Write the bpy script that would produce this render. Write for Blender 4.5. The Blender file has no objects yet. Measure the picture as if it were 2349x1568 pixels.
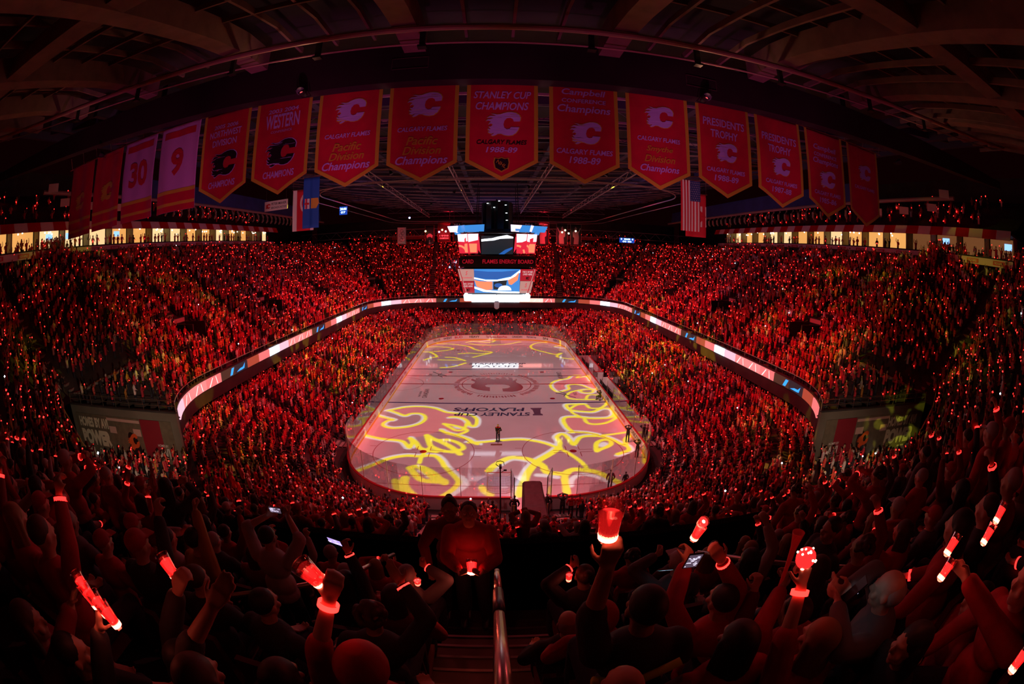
import bpy, bmesh, math, random
import numpy as np
from mathutils import Vector, Matrix, Euler
from mathutils.geometry import tessellate_polygon
random.seed(7); rng = np.random.default_rng(7)
sc = bpy.context.scene
COL = sc.collection
PI = math.pi

# ---------------------------------------------------------------- camera, world, exposure
cam_d = bpy.data.cameras.new('camera'); cam = bpy.data.objects.new('camera', cam_d); COL.objects.link(cam)
cam_d.type = 'PANO'
cam_d.sensor_width = 36.0
cam_d.clip_end = 500
cam_d.panorama_type = 'FISHEYE_EQUISOLID'
cam_d.fisheye_lens = 1023.0 / 2349 * 36
cam_d.fisheye_fov = PI
CAM = Vector((-.38, -56.9, 17.16)); YAW, PITCH, ROLL = .042, .198, .009
_f = Vector((math.sin(YAW)*math.cos(PITCH), math.cos(YAW)*math.cos(PITCH), -math.sin(PITCH)))
_r = Vector((math.cos(YAW), -math.sin(YAW), 0)); _u = _r.cross(_f)
_r2 = _r*math.cos(ROLL)+_u*math.sin(ROLL); _u2 = -_r*math.sin(ROLL)+_u*math.cos(ROLL)
cam.matrix_world = Matrix(((_r2.x, _u2.x, -_f.x, CAM.x), (_r2.y, _u2.y, -_f.y, CAM.y), (_r2.z, _u2.z, -_f.z, CAM.z), (0, 0, 0, 1)))
sc.camera = cam
sc.view_settings.view_transform = 'Standard'; sc.view_settings.look = 'None'
sc.view_settings.gamma = 1.0; sc.view_settings.use_curve_mapping = False
sc.view_settings.exposure = 0.0
w = bpy.data.worlds.new('world'); sc.world = w; w.use_nodes = True
w.node_tree.nodes['Background'].inputs[0].default_value = (.5, .03, .05, 1)
w.node_tree.nodes['Background'].inputs[1].default_value = 0.006
cy = sc.cycles
cy.max_bounces = 5; cy.diffuse_bounces = 2; cy.glossy_bounces = 3; cy.transmission_bounces = 3
cy.transparent_max_bounces = 24; cy.sample_clamp_indirect = 2.5; cy.sample_clamp_direct = 0
cy.caustics_reflective = False; cy.caustics_refractive = False

# ---------------------------------------------------------------- materials
MATS = {}
def lin(r, g, b):
    f = lambda c: (c/255/12.92) if c <= 10 else ((c/255+.055)/1.055)**2.4
    return (f(r), f(g), f(b))
def mat(name, col, rough=.6, metal=0, emit=None, strength=0, noise=0, nscale=3.0, sample=True, spec=.5):
    if name in MATS: return MATS[name]
    m = bpy.data.materials.new(name); m.use_nodes = True; nt = m.node_tree; b = nt.nodes['Principled BSDF']
    b.inputs['Base Color'].default_value = (*col, 1); b.inputs['Roughness'].default_value = rough
    b.inputs['Metallic'].default_value = metal; b.inputs['Specular IOR Level'].default_value = spec
    if noise:
        tc = nt.nodes.new('ShaderNodeTexCoord'); n = nt.nodes.new('ShaderNodeTexNoise'); n.inputs['Scale'].default_value = nscale
        n.inputs['Detail'].default_value = 4
        r = nt.nodes.new('ShaderNodeMapRange'); r.inputs[1].default_value = .3; r.inputs[2].default_value = .7
        r.inputs[3].default_value = 1-noise; r.inputs[4].default_value = 1+noise
        v = nt.nodes.new('ShaderNodeVectorMath'); v.operation = 'SCALE'; v.inputs[0].default_value = col
        nt.links.new(tc.outputs['Object'], n.inputs['Vector']); nt.links.new(n.outputs['Fac'], r.inputs[0])
        nt.links.new(r.outputs[0], v.inputs['Scale']); nt.links.new(v.outputs[0], b.inputs['Base Color'])
    if emit:
        b.inputs['Emission Color'].default_value = (*emit, 1); b.inputs['Emission Strength'].default_value = strength
        if not sample: m.cycles.emission_sampling = 'NONE'
    MATS[name] = m; return m
def vcol_mat(name, rough=.8):
    m = bpy.data.materials.new(name); m.use_nodes = True; nt = m.node_tree; b = nt.nodes['Principled BSDF']
    a = nt.nodes.new('ShaderNodeAttribute'); a.attribute_name = 'col'
    nt.links.new(a.outputs['Color'], b.inputs['Base Color']); b.inputs['Roughness'].default_value = rough
    b.inputs['Specular IOR Level'].default_value = .2
    MATS[name] = m; return m
def glass_mat(name, tint=(1, 1, 1), fac=.1, rough=.02):
    m = bpy.data.materials.new(name); m.use_nodes = True; nt = m.node_tree
    for n in list(nt.nodes):
        if n.type == 'BSDF_PRINCIPLED': nt.nodes.remove(n)
    out = [n for n in nt.nodes if n.type == 'OUTPUT_MATERIAL'][0]
    t = nt.nodes.new('ShaderNodeBsdfTransparent'); t.inputs[0].default_value = (*tint, 1)
    g = nt.nodes.new('ShaderNodeBsdfGlossy'); g.inputs['Roughness'].default_value = rough
    lw = nt.nodes.new('ShaderNodeLayerWeight'); lw.inputs['Blend'].default_value = .35
    mr = nt.nodes.new('ShaderNodeMapRange'); mr.inputs[3].default_value = fac; mr.inputs[4].default_value = .6
    mx = nt.nodes.new('ShaderNodeMixShader')
    nt.links.new(lw.outputs['Fresnel'], mr.inputs[0]); nt.links.new(mr.outputs[0], mx.inputs[0])
    nt.links.new(t.outputs[0], mx.inputs[1]); nt.links.new(g.outputs[0], mx.inputs[2]); nt.links.new(mx.outputs[0], out.inputs[0])
    MATS[name] = m; return m

M = dict(
 ice=mat('ice', (.80, .80, .82), .055, spec=.6, noise=.05, nscale=.25),
 white=mat('white_panel', (.78, .75, .74), .4), red=mat('red_paint', (.55, .01, .02), .4), yellow=mat('yellow_plastic', (.85, .5, .02), .5),
 black=mat('black_metal', (.012, .012, .013), .4), dark=mat('dark_concrete', (.035, .03, .03), .85, noise=.35, nscale=.6),
 steel=mat('brushed_steel', (.55, .5, .48), .28, 1.0), concrete=mat('ceiling_concrete', (.26, .17, .14), .9, noise=.2, nscale=1.2),
 deck=mat('roof_deck', (.035, .03, .045), .9, noise=.3, nscale=.4), navy=mat('navy_cloth', (.03, .05, .22), .8, noise=.2, nscale=.5),
 blueline=mat('blue_line_paint', (.02, .02, .16), .3), redline=mat('red_line_paint', (.35, .012, .03), .3), inkblue=mat('navy_lettering', (.015, .02, .10), .3),
 ink=mat('black_ink', (.02, .015, .02), .35), grey=mat('grey_tarp', (.035, .036, .034), .7, noise=.25, nscale=4), beam=mat('truss_paint', (.40, .30, .34), .5),
 fabric=mat('red_banner_cloth', (.50, .002, .02), .75, noise=.12, nscale=1.3), gold=mat('gold_trim_cloth', (.55, .62, .02), .7), lett=mat('pale_lettering', (.50, .55, .85), .7),  # lett: white letters, the lavender light on them put into the colour
 goldlett=mat('gold_lettering', (.50, .45, .02), .7), blacklett=mat('black_lettering', (.008, .005, .006), .6), jersey_w=mat('white_banner_cloth', (.55, .42, .62), .75),
 matte=mat('matte_black', (.004, .003, .003), 1.0, spec=.1), navyrib=mat('navy_rib_paint', (.05, .045, .10), .8), rail=mat('rail_steel', (.6, .52, .45), .3, .9),
)
glass_mat('clear_acrylic', (.95, .95, .95), .10)
for k in ('fabric', 'jersey_w', 'gold'):
    b = M[k].node_tree.nodes['Principled BSDF']; b.inputs['Sheen Weight'].default_value = .2

# ---------------------------------------------------------------- helpers
def tag(o, label=None, cat=None, group=None, kind=None):
    if label: o['label'] = label
    if cat: o['category'] = cat
    if group: o['group'] = group
    if kind: o['kind'] = kind
    return o
def empty(name, loc=(0, 0, 0), rz=0, label=None, cat=None, group=None, kind=None):
    o = bpy.data.objects.new(name, None); COL.objects.link(o); o.location = loc; o.rotation_euler = (0, 0, rz)
    o.empty_display_size = .2
    return tag(o, label, cat, group, kind)
class MB:
    """collects verts / faces of one mesh"""
    def __init__(s): s.v = []; s.f = []; s.mi = []
    def add(s, vs, fs, mi=0):
        n = len(s.v); s.v += [tuple(v) for v in vs]; s.f += [tuple(i+n for i in f) for f in fs]; s.mi += [mi]*len(fs); return s
    def box(s, c, d, rz=0, mi=0, taper=1):
        hx, hy, hz = d[0]/2, d[1]/2, d[2]/2; cs, sn = math.cos(rz), math.sin(rz); vs = []
        for z in (-1, 1):
            k = taper if z > 0 else 1
            for x, y in ((-1, -1), (1, -1), (1, 1), (-1, 1)):
                X, Y = x*hx*k, y*hy*k; vs.append((c[0]+X*cs-Y*sn, c[1]+X*sn+Y*cs, c[2]+z*hz))
        return s.add(vs, [(0, 3, 2, 1), (4, 5, 6, 7), (0, 1, 5, 4), (1, 2, 6, 5), (2, 3, 7, 6), (3, 0, 4, 7)], mi)
    def bar(s, a, b, w, h=None, mi=0, up=(0, 0, 1)):
        a, b = Vector(a), Vector(b); h = h or w; d = (b-a)
        if d.length < 1e-6: return s
        d.normalize(); u = Vector(up)
        if abs(d.dot(u)) > .98: u = Vector((1, 0, 0))
        x = d.cross(u).normalized(); y = x.cross(d).normalized()
        vs = [p+x*sx*w/2+y*sy*h/2 for p in (a, b) for sx, sy in ((-1, -1), (1, -1), (1, 1), (-1, 1))]
        return s.add(vs, [(0, 1, 2, 3), (7, 6, 5, 4), (0, 4, 5, 1), (1, 5, 6, 2), (2, 6, 7, 3), (3, 7, 4, 0)], mi)
    def tube(s, pts, r, n=8, mi=0, cap=True):
        pts = [Vector(p) for p in pts]; rs = r if isinstance(r, (list, tuple)) else [r]*len(pts); rings = []
        for i, p in enumerate(pts):
            d = (pts[min(i+1, len(pts)-1)]-pts[max(i-1, 0)]).normalized(); u = Vector((0, 0, 1)) if abs(d.z) < .9 else Vector((1, 0, 0))
            x = d.cross(u).normalized(); y = x.cross(d).normalized()
            rings.append([p+(x*math.cos(2*PI*k/n)+y*math.sin(2*PI*k/n))*rs[i] for k in range(n)])
        vs = [v for R in rings for v in R]; fs = []
        for i in range(len(rings)-1):
            for k in range(n):
                fs.append((i*n+k, i*n+(k+1) % n, (i+1)*n+(k+1) % n, (i+1)*n+k))
        if cap: fs += [tuple(range(n-1, -1, -1)), tuple(range((len(rings)-1)*n, len(rings)*n))]
        return s.add(vs, fs, mi)
    def lathe(s, c, prof, n=20, mi=0, cap=True):
        vs = [(c[0]+r*math.cos(2*PI*k/n), c[1]+r*math.sin(2*PI*k/n), c[2]+z) for r, z in prof for k in range(n)]; fs = []
        for i in range(len(prof)-1):
            for k in range(n): fs.append((i*n+k, i*n+(k+1) % n, (i+1)*n+(k+1) % n, (i+1)*n+k))
        if cap: fs += [tuple(range(n-1, -1, -1)), tuple(range((len(prof)-1)*n, len(prof)*n))]
        return s.add(vs, fs, mi)
    def ell(s, c, r, nu=12, nv=8, mi=0):
        vs = [(c[0], c[1], c[2]-r[2])]
        for j in range(1, nv):
            t = PI*j/nv-PI/2
            for i in range(nu): vs.append((c[0]+r[0]*math.cos(t)*math.cos(2*PI*i/nu), c[1]+r[1]*math.cos(t)*math.sin(2*PI*i/nu), c[2]+r[2]*math.sin(t)))
        vs.append((c[0], c[1], c[2]+r[2])); fs = []; e = len(vs)-1
        for i in range(nu):
            k = (i+1) % nu; fs.append((0, 1+k, 1+i)); fs.append((e, e-nu+i, e-nu+k))
            for j in range(nv-2): fs.append((1+j*nu+i, 1+j*nu+k, 1+(j+1)*nu+k, 1+(j+1)*nu+i))
        return s.add(vs, fs, mi)
    def poly(s, pts, z0=0.0, z1=None, mi=0):
        """flat (or extruded) polygon, may be concave; pts 2D in the xy plane"""
        P = [Vector((p[0], p[1], 0)) for p in pts]; tr = tessellate_polygon([P]); n = len(P)
        if z1 is None: return s.add([(p.x, p.y, z0) for p in P], [tuple(t) for t in tr], mi)
        s.add([(p.x, p.y, z0) for p in P]+[(p.x, p.y, z1) for p in P], [tuple(t) for t in tr]+[tuple(i+n for i in t[::-1]) for t in tr]+[(i, (i+1) % n, (i+1) % n+n, i+n) for i in range(n)], mi)
        return s
    def xf(s, m): s.v = [tuple(m @ Vector(v)) for v in s.v]; return s
    def mesh(s, name, mats, smooth=False):
        me = bpy.data.meshes.new(name); me.from_pydata(s.v, [], s.f)
        for m in (mats if isinstance(mats, (list, tuple)) else [mats]): me.materials.append(m)
        if any(s.mi): me.polygons.foreach_set('material_index', s.mi)
        if smooth: me.polygons.foreach_set('use_smooth', [True]*len(s.f))
        me.update(); return me
    def build(s, name, mats, parent=None, smooth=False, **kw):
        o = bpy.data.objects.new(name, s.mesh(name, mats, smooth)); COL.objects.link(o)
        if parent: o.parent = parent
        return tag(o, **kw) if kw else o
_txt = {}
def text_tris(s, shear=0, bold=0.0):
    k = (s, shear, bold)
    if k in _txt: return _txt[k]
    cu = bpy.data.curves.new('t', 'FONT'); cu.body = s; cu.size = 1; cu.shear = shear; cu.offset = bold; cu.resolution_u = 3; cu.align_x = 'CENTER'
    o = bpy.data.objects.new('t', cu); COL.objects.link(o); dg = bpy.context.evaluated_depsgraph_get()
    me = bpy.data.meshes.new_from_object(o.evaluated_get(dg)); vs = [tuple(v.co) for v in me.vertices]; fs = [tuple(p.vertices) for p in me.polygons]
    bpy.data.objects.remove(o); bpy.data.curves.remove(cu); bpy.data.meshes.remove(me); _txt[k] = (vs, fs); return vs, fs
def text_to(mb, s, w=None, h=None, at=(0, 0), shear=0, bold=.01, rot=0, z=0, mi=0, arch=0):
    """puts text centred at `at` in the local xy plane, scaled to width w and height h"""
    vs, fs = text_tris(s, shear, bold)
    if not vs: return
    xs = [v[0] for v in vs]; ys = [v[1] for v in vs]; W, H = max(xs)-min(xs), max(ys)-min(ys)
    sx = w/W if w else h/H; sy = h/H if h else sx; cx, cy_ = (max(xs)+min(xs))/2, (max(ys)+min(ys))/2
    c, n = math.cos(rot), math.sin(rot); out = []
    for v in vs:
        X, Y = (v[0]-cx)*sx, (v[1]-cy_)*sy
        if arch: Y += -arch*(X/(w/2))**2
        out.append((at[0]+X*c-Y*n, at[1]+X*n+Y*c, z))
    mb.add(out, fs, mi)
FLAME = [(1205,625),(1215,565),(1195,525),(1150,492),(1090,480),(1030,484),(970,502),(925,522),(880,525),(840,515),(795,515),(840,530),(870,548),(830,545),(780,548),(735,582),(790,572),(830,580),(790,595),(750,600),(722,632),(760,622),(800,640),(775,652),(760,690),(778,672),(802,668),(820,685),(802,712),(785,715),(765,712),(775,735),(800,752),(775,756),(752,745),(762,775),(790,790),(770,797),(755,790),(765,812),(800,826),(840,815),(830,832),(798,846),(825,862),(860,850),(895,828),(940,826),(985,845),(1040,852),(1100,842),(1150,805),(1180,760),(1195,715),(1080,715),(1062,742),(1020,752),(985,730),(972,680),(985,620),(1020,580),(1070,570),(1105,588),(1118,628)]
def flame_c(mb, c, w, mi=0, z=0, rot=0, sy=1):
    """burning letter C emblem, w wide, centred at c"""
    s = w/495.0; cs, sn = math.cos(rot), math.sin(rot); pts = []
    for x, y in FLAME:
        X, Y = (x-968)*s, -(y-668)*s*sy; pts.append((c[0]+X*cs-Y*sn, c[1]+X*sn+Y*cs))
    mb.poly(pts, z0=z, mi=mi)
# ring curves: rounded rectangles, walked from the far end's middle clockwise seen from above (towards +x first)
def rrect(a, b, R, step=.25):
    P, N = [], []
    def line(p, q, n):
        k = max(1, int(math.dist(p, q)/step))
        for i in range(k): t = i/k; P.append((p[0]+(q[0]-p[0])*t, p[1]+(q[1]-p[1])*t)); N.append(n)
    def arc(c, a0, a1):
        k = max(2, int(R*abs(a1-a0)/step))
        for i in range(k): t = a0+(a1-a0)*i/k; P.append((c[0]+R*math.cos(t), c[1]+R*math.sin(t))); N.append((math.cos(t), math.sin(t)))
    line((0, b), (a-R, b), (0, 1)); arc((a-R, b-R), PI/2, 0); line((a, b-R), (a, -b+R), (1, 0)); arc((a-R, -b+R), 0, -PI/2)
    line((a-R, -b), (-a+R, -b), (0, -1)); arc((-a+R, -b+R), -PI/2, -PI); line((-a, -b+R), (-a, b-R), (-1, 0)); arc((-a+R, b-R), PI, PI/2)
    line((-a+R, b), (0, b), (0, 1))
    return np.array(P), np.array(N)
def cumlen(P, closed=True):
    Q = np.vstack([P, P[:1]]) if closed else P
    return np.concatenate([[0], np.cumsum(np.linalg.norm(np.diff(Q, axis=0), axis=1))])
def strip(mb, P, N, prof, mask=None, closed=True, mi=0, u0=None):
    """sweeps a profile [(offset, z), ...] along a curve; mask = list of bool per segment"""
    n = len(P); m = len(prof); vs = []
    for (x, y), (nx, ny) in zip(P, N):
        for s_, z in prof: vs.append((x+nx*s_, y+ny*s_, z))
    fs = []
    for i in range(n if closed else n-1):
        if mask is not None and not mask[i]: continue
        j = (i+1) % n
        for k in range(m-1): fs.append((i*m+k, j*m+k, j*m+k+1, i*m+k+1))
    mb.add(vs, fs, mi)
# ---------------------------------------------------------------- lights (each hangs in a stage light of its own, built further down)
LIGHTS = []
def spot(name, loc, to, col, power, angle=60, blend=.6, radius=.15, gobo=None):
    d = bpy.data.lights.new(name, 'SPOT'); d.color = col; d.energy = power; d.spot_size = math.radians(angle); d.spot_blend = blend; d.shadow_soft_size = radius
    o = bpy.data.objects.new(name, d); COL.objects.link(o); o.location = loc
    o.rotation_euler = (Vector(to)-Vector(loc)).to_track_quat('-Z', 'Y').to_euler()
    if gobo:
        d.use_nodes = True; nt = d.node_tree; e = [n for n in nt.nodes if n.type == 'EMISSION'][0]
        tc = nt.nodes.new('ShaderNodeTexCoord'); n = nt.nodes.new('ShaderNodeTexNoise'); n.inputs['Scale'].default_value = gobo; n.inputs['Detail'].default_value = 1.5
        r = nt.nodes.new('ShaderNodeMapRange'); r.inputs[1].default_value = .53; r.inputs[2].default_value = .59
        nt.links.new(tc.outputs['Normal'], n.inputs['Vector']); nt.links.new(n.outputs['Fac'], r.inputs[0]); nt.links.new(r.outputs[0], e.inputs['Strength'])
    LIGHTS.append((loc, to)); return o
RED = (1, .014, .03)
for sx in (-1, 1):  # red spots added in place of the glow of wristbands and screens
    for y, k in ((-22, 1.0), (4, 1.15), (28, 1.0)):
        spot('red_fill_lamp', (sx*6, y, 25.6), (sx*24, y+2, 4), (1, .022, .045), 25000*k, 70, .9)
        spot('red_fill_lamp', (sx*14, y, 25.8), (sx*40, y, 14), RED, 1700*k, 80, .9)
spot('red_fill_lamp', (0, 20, 25.6), (0, 37, 4), (1, .022, .045), 13000, 85, .9)
spot('red_fill_lamp', (-9, 30, 25.6), (-14, 52, 14), RED, 2600, 85, .9)
spot('red_fill_lamp', (9, 30, 25.6), (14, 52, 14), RED, 2600, 85, .9)
spot('red_fill_lamp', (-5, -26, 25.4), (-7, -38, 3), (1, .06, .09), 15000, 70, .9)
spot('red_fill_lamp', (5, -26, 25.4), (8, -38, 3), (1, .06, .09), 15000, 70, .9)
for sx in (-1, 1):
    spot('yellow_gobo_lamp', (sx*4, -2, 25.4), (sx*23, -5, 3), (1, .62, .02), 60000, 38, .4, .1, 16)
    spot('yellow_gobo_lamp', (sx*5, 14, 25.4), (sx*24, 16, 3), (1, .62, .02), 50000, 38, .4, .1, 16)
    spot('yellow_gobo_lamp', (sx*6, -18, 25.4), (sx*27, -36, 6), (.85, .8, .03), 16000, 46, .6, .1, 14)
spot('yellow_gobo_lamp', (10, -5, 25.4), (39, -26, 13), (.75, .8, .03), 15000, 44, .6, .1, 14)
spot('yellow_gobo_lamp', (-10, -5, 25.4), (-39, -24, 13), (.75, .8, .03), 9000, 40, .6, .1, 14)
# pink rink wash from four corners of the rig
for sx in (-1, 1):
    for y in (-14, 15):
        spot('rink_wash_lamp', (sx*10.5, y, 25.2), (-sx*1, y*1.05, 0), (1, .50, .46), 600, 92, .5, .1)
# banner uplights on the balcony front, aimed at the cloths above
for x, k in ((-18, .9), (-9, 1), (-3, .65), (3, .65), (9, 1), (16, .45)):
    spot('banner_lamp', (x*.62, -47.75 if abs(x*.62) < 8 else -46.9, 9.7), (x*1.15, -38, 21.6), (1, .13, .5), 2700*k, 46, .9, .1)
for x, k in ((-24, .7), (-9, .9), (9, .9), (24, .7)):
    spot('ceiling_lamp', (x, -39.4, 24.9), (x*1.15, -46, 27.5), (1, .42, .25), 170*k, 150, 1, .2)
for s in (-1, 1):
    spot('mural_fill_lamp', (s*12.4, -46.3, 9.9), (s*29, -35, 5.6), (1, .66, .46), 3600, 44, .8, .1)  # added lamps that brighten the dark end murals
    spot('stand_fill_lamp', (s*9, -39.4, 24.8), (s*3, -55, 14), (1, .10, .12), 800, 100, 1, .2)  # added fill over the near rows
for s in (-1, 1): spot('flag_fill_lamp', (s*9.2, -47.0, 9.8), (s*13.9, -28, 21), (1, .42, .5), 5200, 19, .5, .1)  # added lamps that brighten the flags
spot('mural_fill_lamp', (13, -46.1, 9.9), (32.5, -35.5, 5.4), (.9, .9, .05), 9000, 20, .5, .05, 14)  # added yellow patches on the right mural
spot('board_fill_lamp', (0, -37.7, 24.6), (0, -33, 1), (1, .30, .33), 3500, 80, 1, .2)  # added lamp behind the banners, brightens the near boards from outside
for x, y in ((-30, 0), (30, 0), (0, 22)):
    spot('blue_roof_lamp', (x*.5, y, 20), (x*1.2, y+5, 28), (.16, .22, 1), 700, 150, 1, .3)
# ---------------------------------------------------------------- ice, painted lines
RA, RB, RR = 12.95, 30.48, 8.53
RP, RN = rrect(RA, RB, RR, .5)
mb = MB(); mb.poly([tuple(p) for p in RP], z0=0)
ice = mb.build('ice_sheet', M['ice'], label='glossy white rink ice with light patterns thrown across it', cat='ice rink')
def flat(name, mb, m, label=None): return mb.build(name, m, ice, label=label) if label else mb.build(name, m, ice)
def ring(mb, c, r, wd, z, n=64, a0=0, a1=2*PI):
    vs = [(c[0]+q*math.cos(a0+(a1-a0)*k/n), c[1]+q*math.sin(a0+(a1-a0)*k/n), z) for k in range(n+1) for q in (r-wd/2, r+wd/2)]
    mb.add(vs, [(2*k, 2*k+1, 2*k+3, 2*k+2) for k in range(n)])
def rect(mb, x0, y0, x1, y1, z): mb.add([(x0, y0, z), (x1, y0, z), (x1, y1, z), (x0, y1, z)], [(0, 1, 2, 3)])
F = .3048
Zp = .004
for sgn in (-1, 1):
    m = MB(); rect(m, -12.93, sgn*25.5*F-.15, 12.93, sgn*25.5*F+.15, Zp); flat('blue_line', m, M['blueline'])
    gx = 12.93-(RR-math.sqrt(max(0, RR**2-(89*F-(RB-RR))**2)))
    m = MB(); rect(m, -gx, sgn*89*F-.03, gx, sgn*89*F+.03, Zp); flat('goal_line', m, M['redline'])
    m = MB(); vs = [(0, sgn*89*F, Zp)]+[(1.83*math.cos(t), sgn*(89*F-1.83*math.sin(t)), Zp) for t in np.linspace(0, PI, 17)]
    m.add(vs, [(0, i, i+1) for i in range(1, 17)]); flat('goal_crease', m, mat('crease_paint', (.55, .62, .75), .2))
    for sx in (-1, 1):
        c = (sx*22*F, sgn*69*F); m = MB(); ring(m, c, 15*F, .06, Zp); ring(m, c, .16, .32, Zp, 20)
        for a in (-1, 1):
            for b in (-1, 1):
                rect(m, c[0]+a*.6, c[1]+b*.25-.03, c[0]+a*1.8, c[1]+b*.25+.03, Zp) if a > 0 else rect(m, c[0]-1.8, c[1]+b*.25-.03, c[0]-.6, c[1]+b*.25+.03, Zp)
                rect(m, c[0]+a*.6-.03, min(c[1]+b*.25, c[1]+b*1.15), c[0]+a*.6+.03, max(c[1]+b*.25, c[1]+b*1.15), Zp)
                y = c[1]+b*.85; rect(m, min(c[0]+a*4.57, c[0]+a*5.2), y-.03, max(c[0]+a*4.57, c[0]+a*5.2), y+.03, Zp)
        flat('faceoff_circle', m, M['redline'])
        m = MB(); ring(m, (sx*22*F, sgn*20*F), .16, .32, Zp, 20); flat('faceoff_spot', m, M['redline'])
m = MB(); rect(m, -12.93, -.15, 12.93, .15, Zp); flat('centre_line', m, M['redline'])
m = MB(); ring(m, (-12.9, 0), 3.05, .06, Zp, 32, -PI/2, PI/2); flat('crease_arc', m, M['redline'])
m = MB(); ring(m, (0, 0), 4.57, .1, Zp+.001, 72); flat('centre_circle', m, M['redline'])
m = MB()
for k in range(90):                                  # worn ring of small red letters
    a = 2*PI*k/90
    if k % 30 in (0, 14, 15, 29): continue
    for q in range(2):
        aa = a+q*.02; r0, r1 = (5.0, 5.7) if (k+q) % 3 else (5.05, 5.55)
        m.add([(r0*math.cos(aa), r0*math.sin(aa), Zp), (r1*math.cos(aa+.01*(k % 3)), r1*math.sin(aa+.01*(k % 3)), Zp), (r1*math.cos(aa+.028), r1*math.sin(aa+.028), Zp), (r0*math.cos(aa+.022), r0*math.sin(aa+.022), Zp)], [(0, 1, 2, 3)])
flat('logo_lettering', m, M['redline'])
m = MB(); flame_c(m, (0, .2), 7.0, z=Zp+.002, rot=-PI/2, sy=1.3); flat('centre_emblem', m, mat('emblem_red', (.32, .012, .03), .25))
m = MB(); text_to(m, 'STANLEY CUP', 8.3, 1.05, (-.55, -11.35), rot=PI, z=Zp, bold=.03, shear=.12); text_to(m, 'PLAYOFFS', 8.0, 1.15, (-.9, -9.85), rot=PI, z=Zp, bold=.03, shear=.12)
flat('ice_lettering', m, M['inkblue'])
m = MB(); text_to(m, 'STANLEY CUP', 9.0, 1.0, (.2, 11.1), z=Zp, bold=.03, shear=.12); text_to(m, 'PLAYOFFS', 8.0, 1.0, (.2, 9.6), z=Zp, bold=.03, shear=.12)
flat('ice_lettering', m, M['inkblue'])
m = MB(); m.poly([(3.75, -9.4), (5.05, -9.4), (5.0, -9.75), (4.85, -10.0), (4.75, -11.2), (4.95, -11.45), (4.95, -11.8), (3.85, -11.8), (3.85, -11.45), (4.05, -11.2), (3.95, -10.0), (3.8, -9.75)], z0=Zp)
flat('trophy_drawing', m, mat('grey_violet_ink', (.12, .07, .14), .3))
m = MB(); text_to(m, 'CANADIAN', 3.6, .62, (-8.9, -4.1), rot=PI/2*1.02, z=Zp); text_to(m, 'NATURAL', 2.2, .3, (-9.6, -4.3), rot=PI/2*1.02, z=Zp); flat('side_lettering', m, M['ink'])
m = MB(); text_to(m, 'CANADIAN', 3.6, .7, (9.1, 4.2), rot=-PI/2*1.02, z=Zp); flat('side_lettering', m, M['ink'])
m = MB()
for c, sg in (((-8.3, 4.5), 1), ((8.6, -4.4), -1)):
    m.tube([(c[0]-sg*1.0, c[1]+1.6*sg, Zp), (c[0]+.2*sg, c[1]+.2*sg, Zp), (c[0]+1.2*sg, c[1]-.4*sg, Zp)], .045, 4); m.tube([(c[0]+sg*.4, c[1]+.9*sg, Zp), (c[0]-.1*sg, c[1], Zp), (c[0]+.7*sg, c[1]-1.2*sg, Zp)], .045, 4)
    text_to(m, 'CAN', 1.1, .5, (c[0]-1.2*sg, c[1]), rot=sg*PI/2, z=Zp)
flat('side_signature', m, M['ink'])

# ---------------------------------------------------------------- boards, glass, goals
GATE = (.75, 3.45)
def seg_mask(P, gate=True):
    n = len(P); out = []
    for i in range(n):
        a, b = P[i], P[(i+1) % n]; mx, my = (a+b)/2
        out.append(not (gate and my < -RB+.3 and GATE[0] < mx < GATE[1]))
    return out
msk = seg_mask(RP)
bd = empty('dasher_boards', (0, 0, 0), label='low white rink boards with sponsor panels and red cap rail', cat='rink boards')
mb = MB(); strip(mb, RP, RN, [(0, 0.2), (0, 1.03), (.12, 1.03), (.12, 0), (0, 0)], msk); mb.build('board_panel', M['white'], bd)
mb = MB(); strip(mb, RP, RN, [(-.02, 1.03), (-.02, 1.10), (.16, 1.10), (.16, 1.03), (-.02, 1.03)], msk); mb.build('cap_rail', M['red'], bd)
mb = MB(); strip(mb, RP, RN, [(-.015, .002), (-.015, .22), (0.0, .22)], msk); mb.build('kick_plate', M['yellow'], bd)
def place_on_ring(mb_local, P, N, u, off, z, inward=True):
    """moves text lying in the xy plane onto the ring wall at arc position u"""
    L = cumlen(P); tot = L[-1]; out = []
    for v in mb_local.v:
        uu = (u+v[0]*(1 if inward else -1)) % tot; i = min(np.searchsorted(L, uu, 'right')-1, len(P)-1); j = (i+1) % len(P); t = (uu-L[i])/max(L[i+1]-L[i], 1e-6)
        p = P[i]*(1-t)+P[j]*t; n = N[i]*(1-t)+N[j]*t; n = n/np.linalg.norm(n); out.append((p[0]+n[0]*off, p[1]+n[1]*off, z+v[1]))
    mb_local.v = out; return mb_local
RL = cumlen(RP)[-1]
ads = [('TELUS', 'ink', -12.6), ('WEST', 'ink', -9.8), ('BUD', 'red', -7.4), ('HEAVY', 'ink', -4.2), ('Tim Hortons', 'redline', -.9), ('BostonPizza', 'red', 1.3), ('CANADIAN', 'ink', 4.3), ('Synergy', 'inkblue', 7.2), ('SN', 'ink', 10.2), ('GEICO', 'inkblue', 13.1)]
for s_, c, u in ads:
    m = MB(); text_to(m, s_, min(2.0, .42*len(s_)+.35), .42, (0, 0), bold=.02); place_on_ring(m, RP, RN, u % RL, -.012, .68); m.build('sponsor_lettering', M[c], bd)
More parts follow.
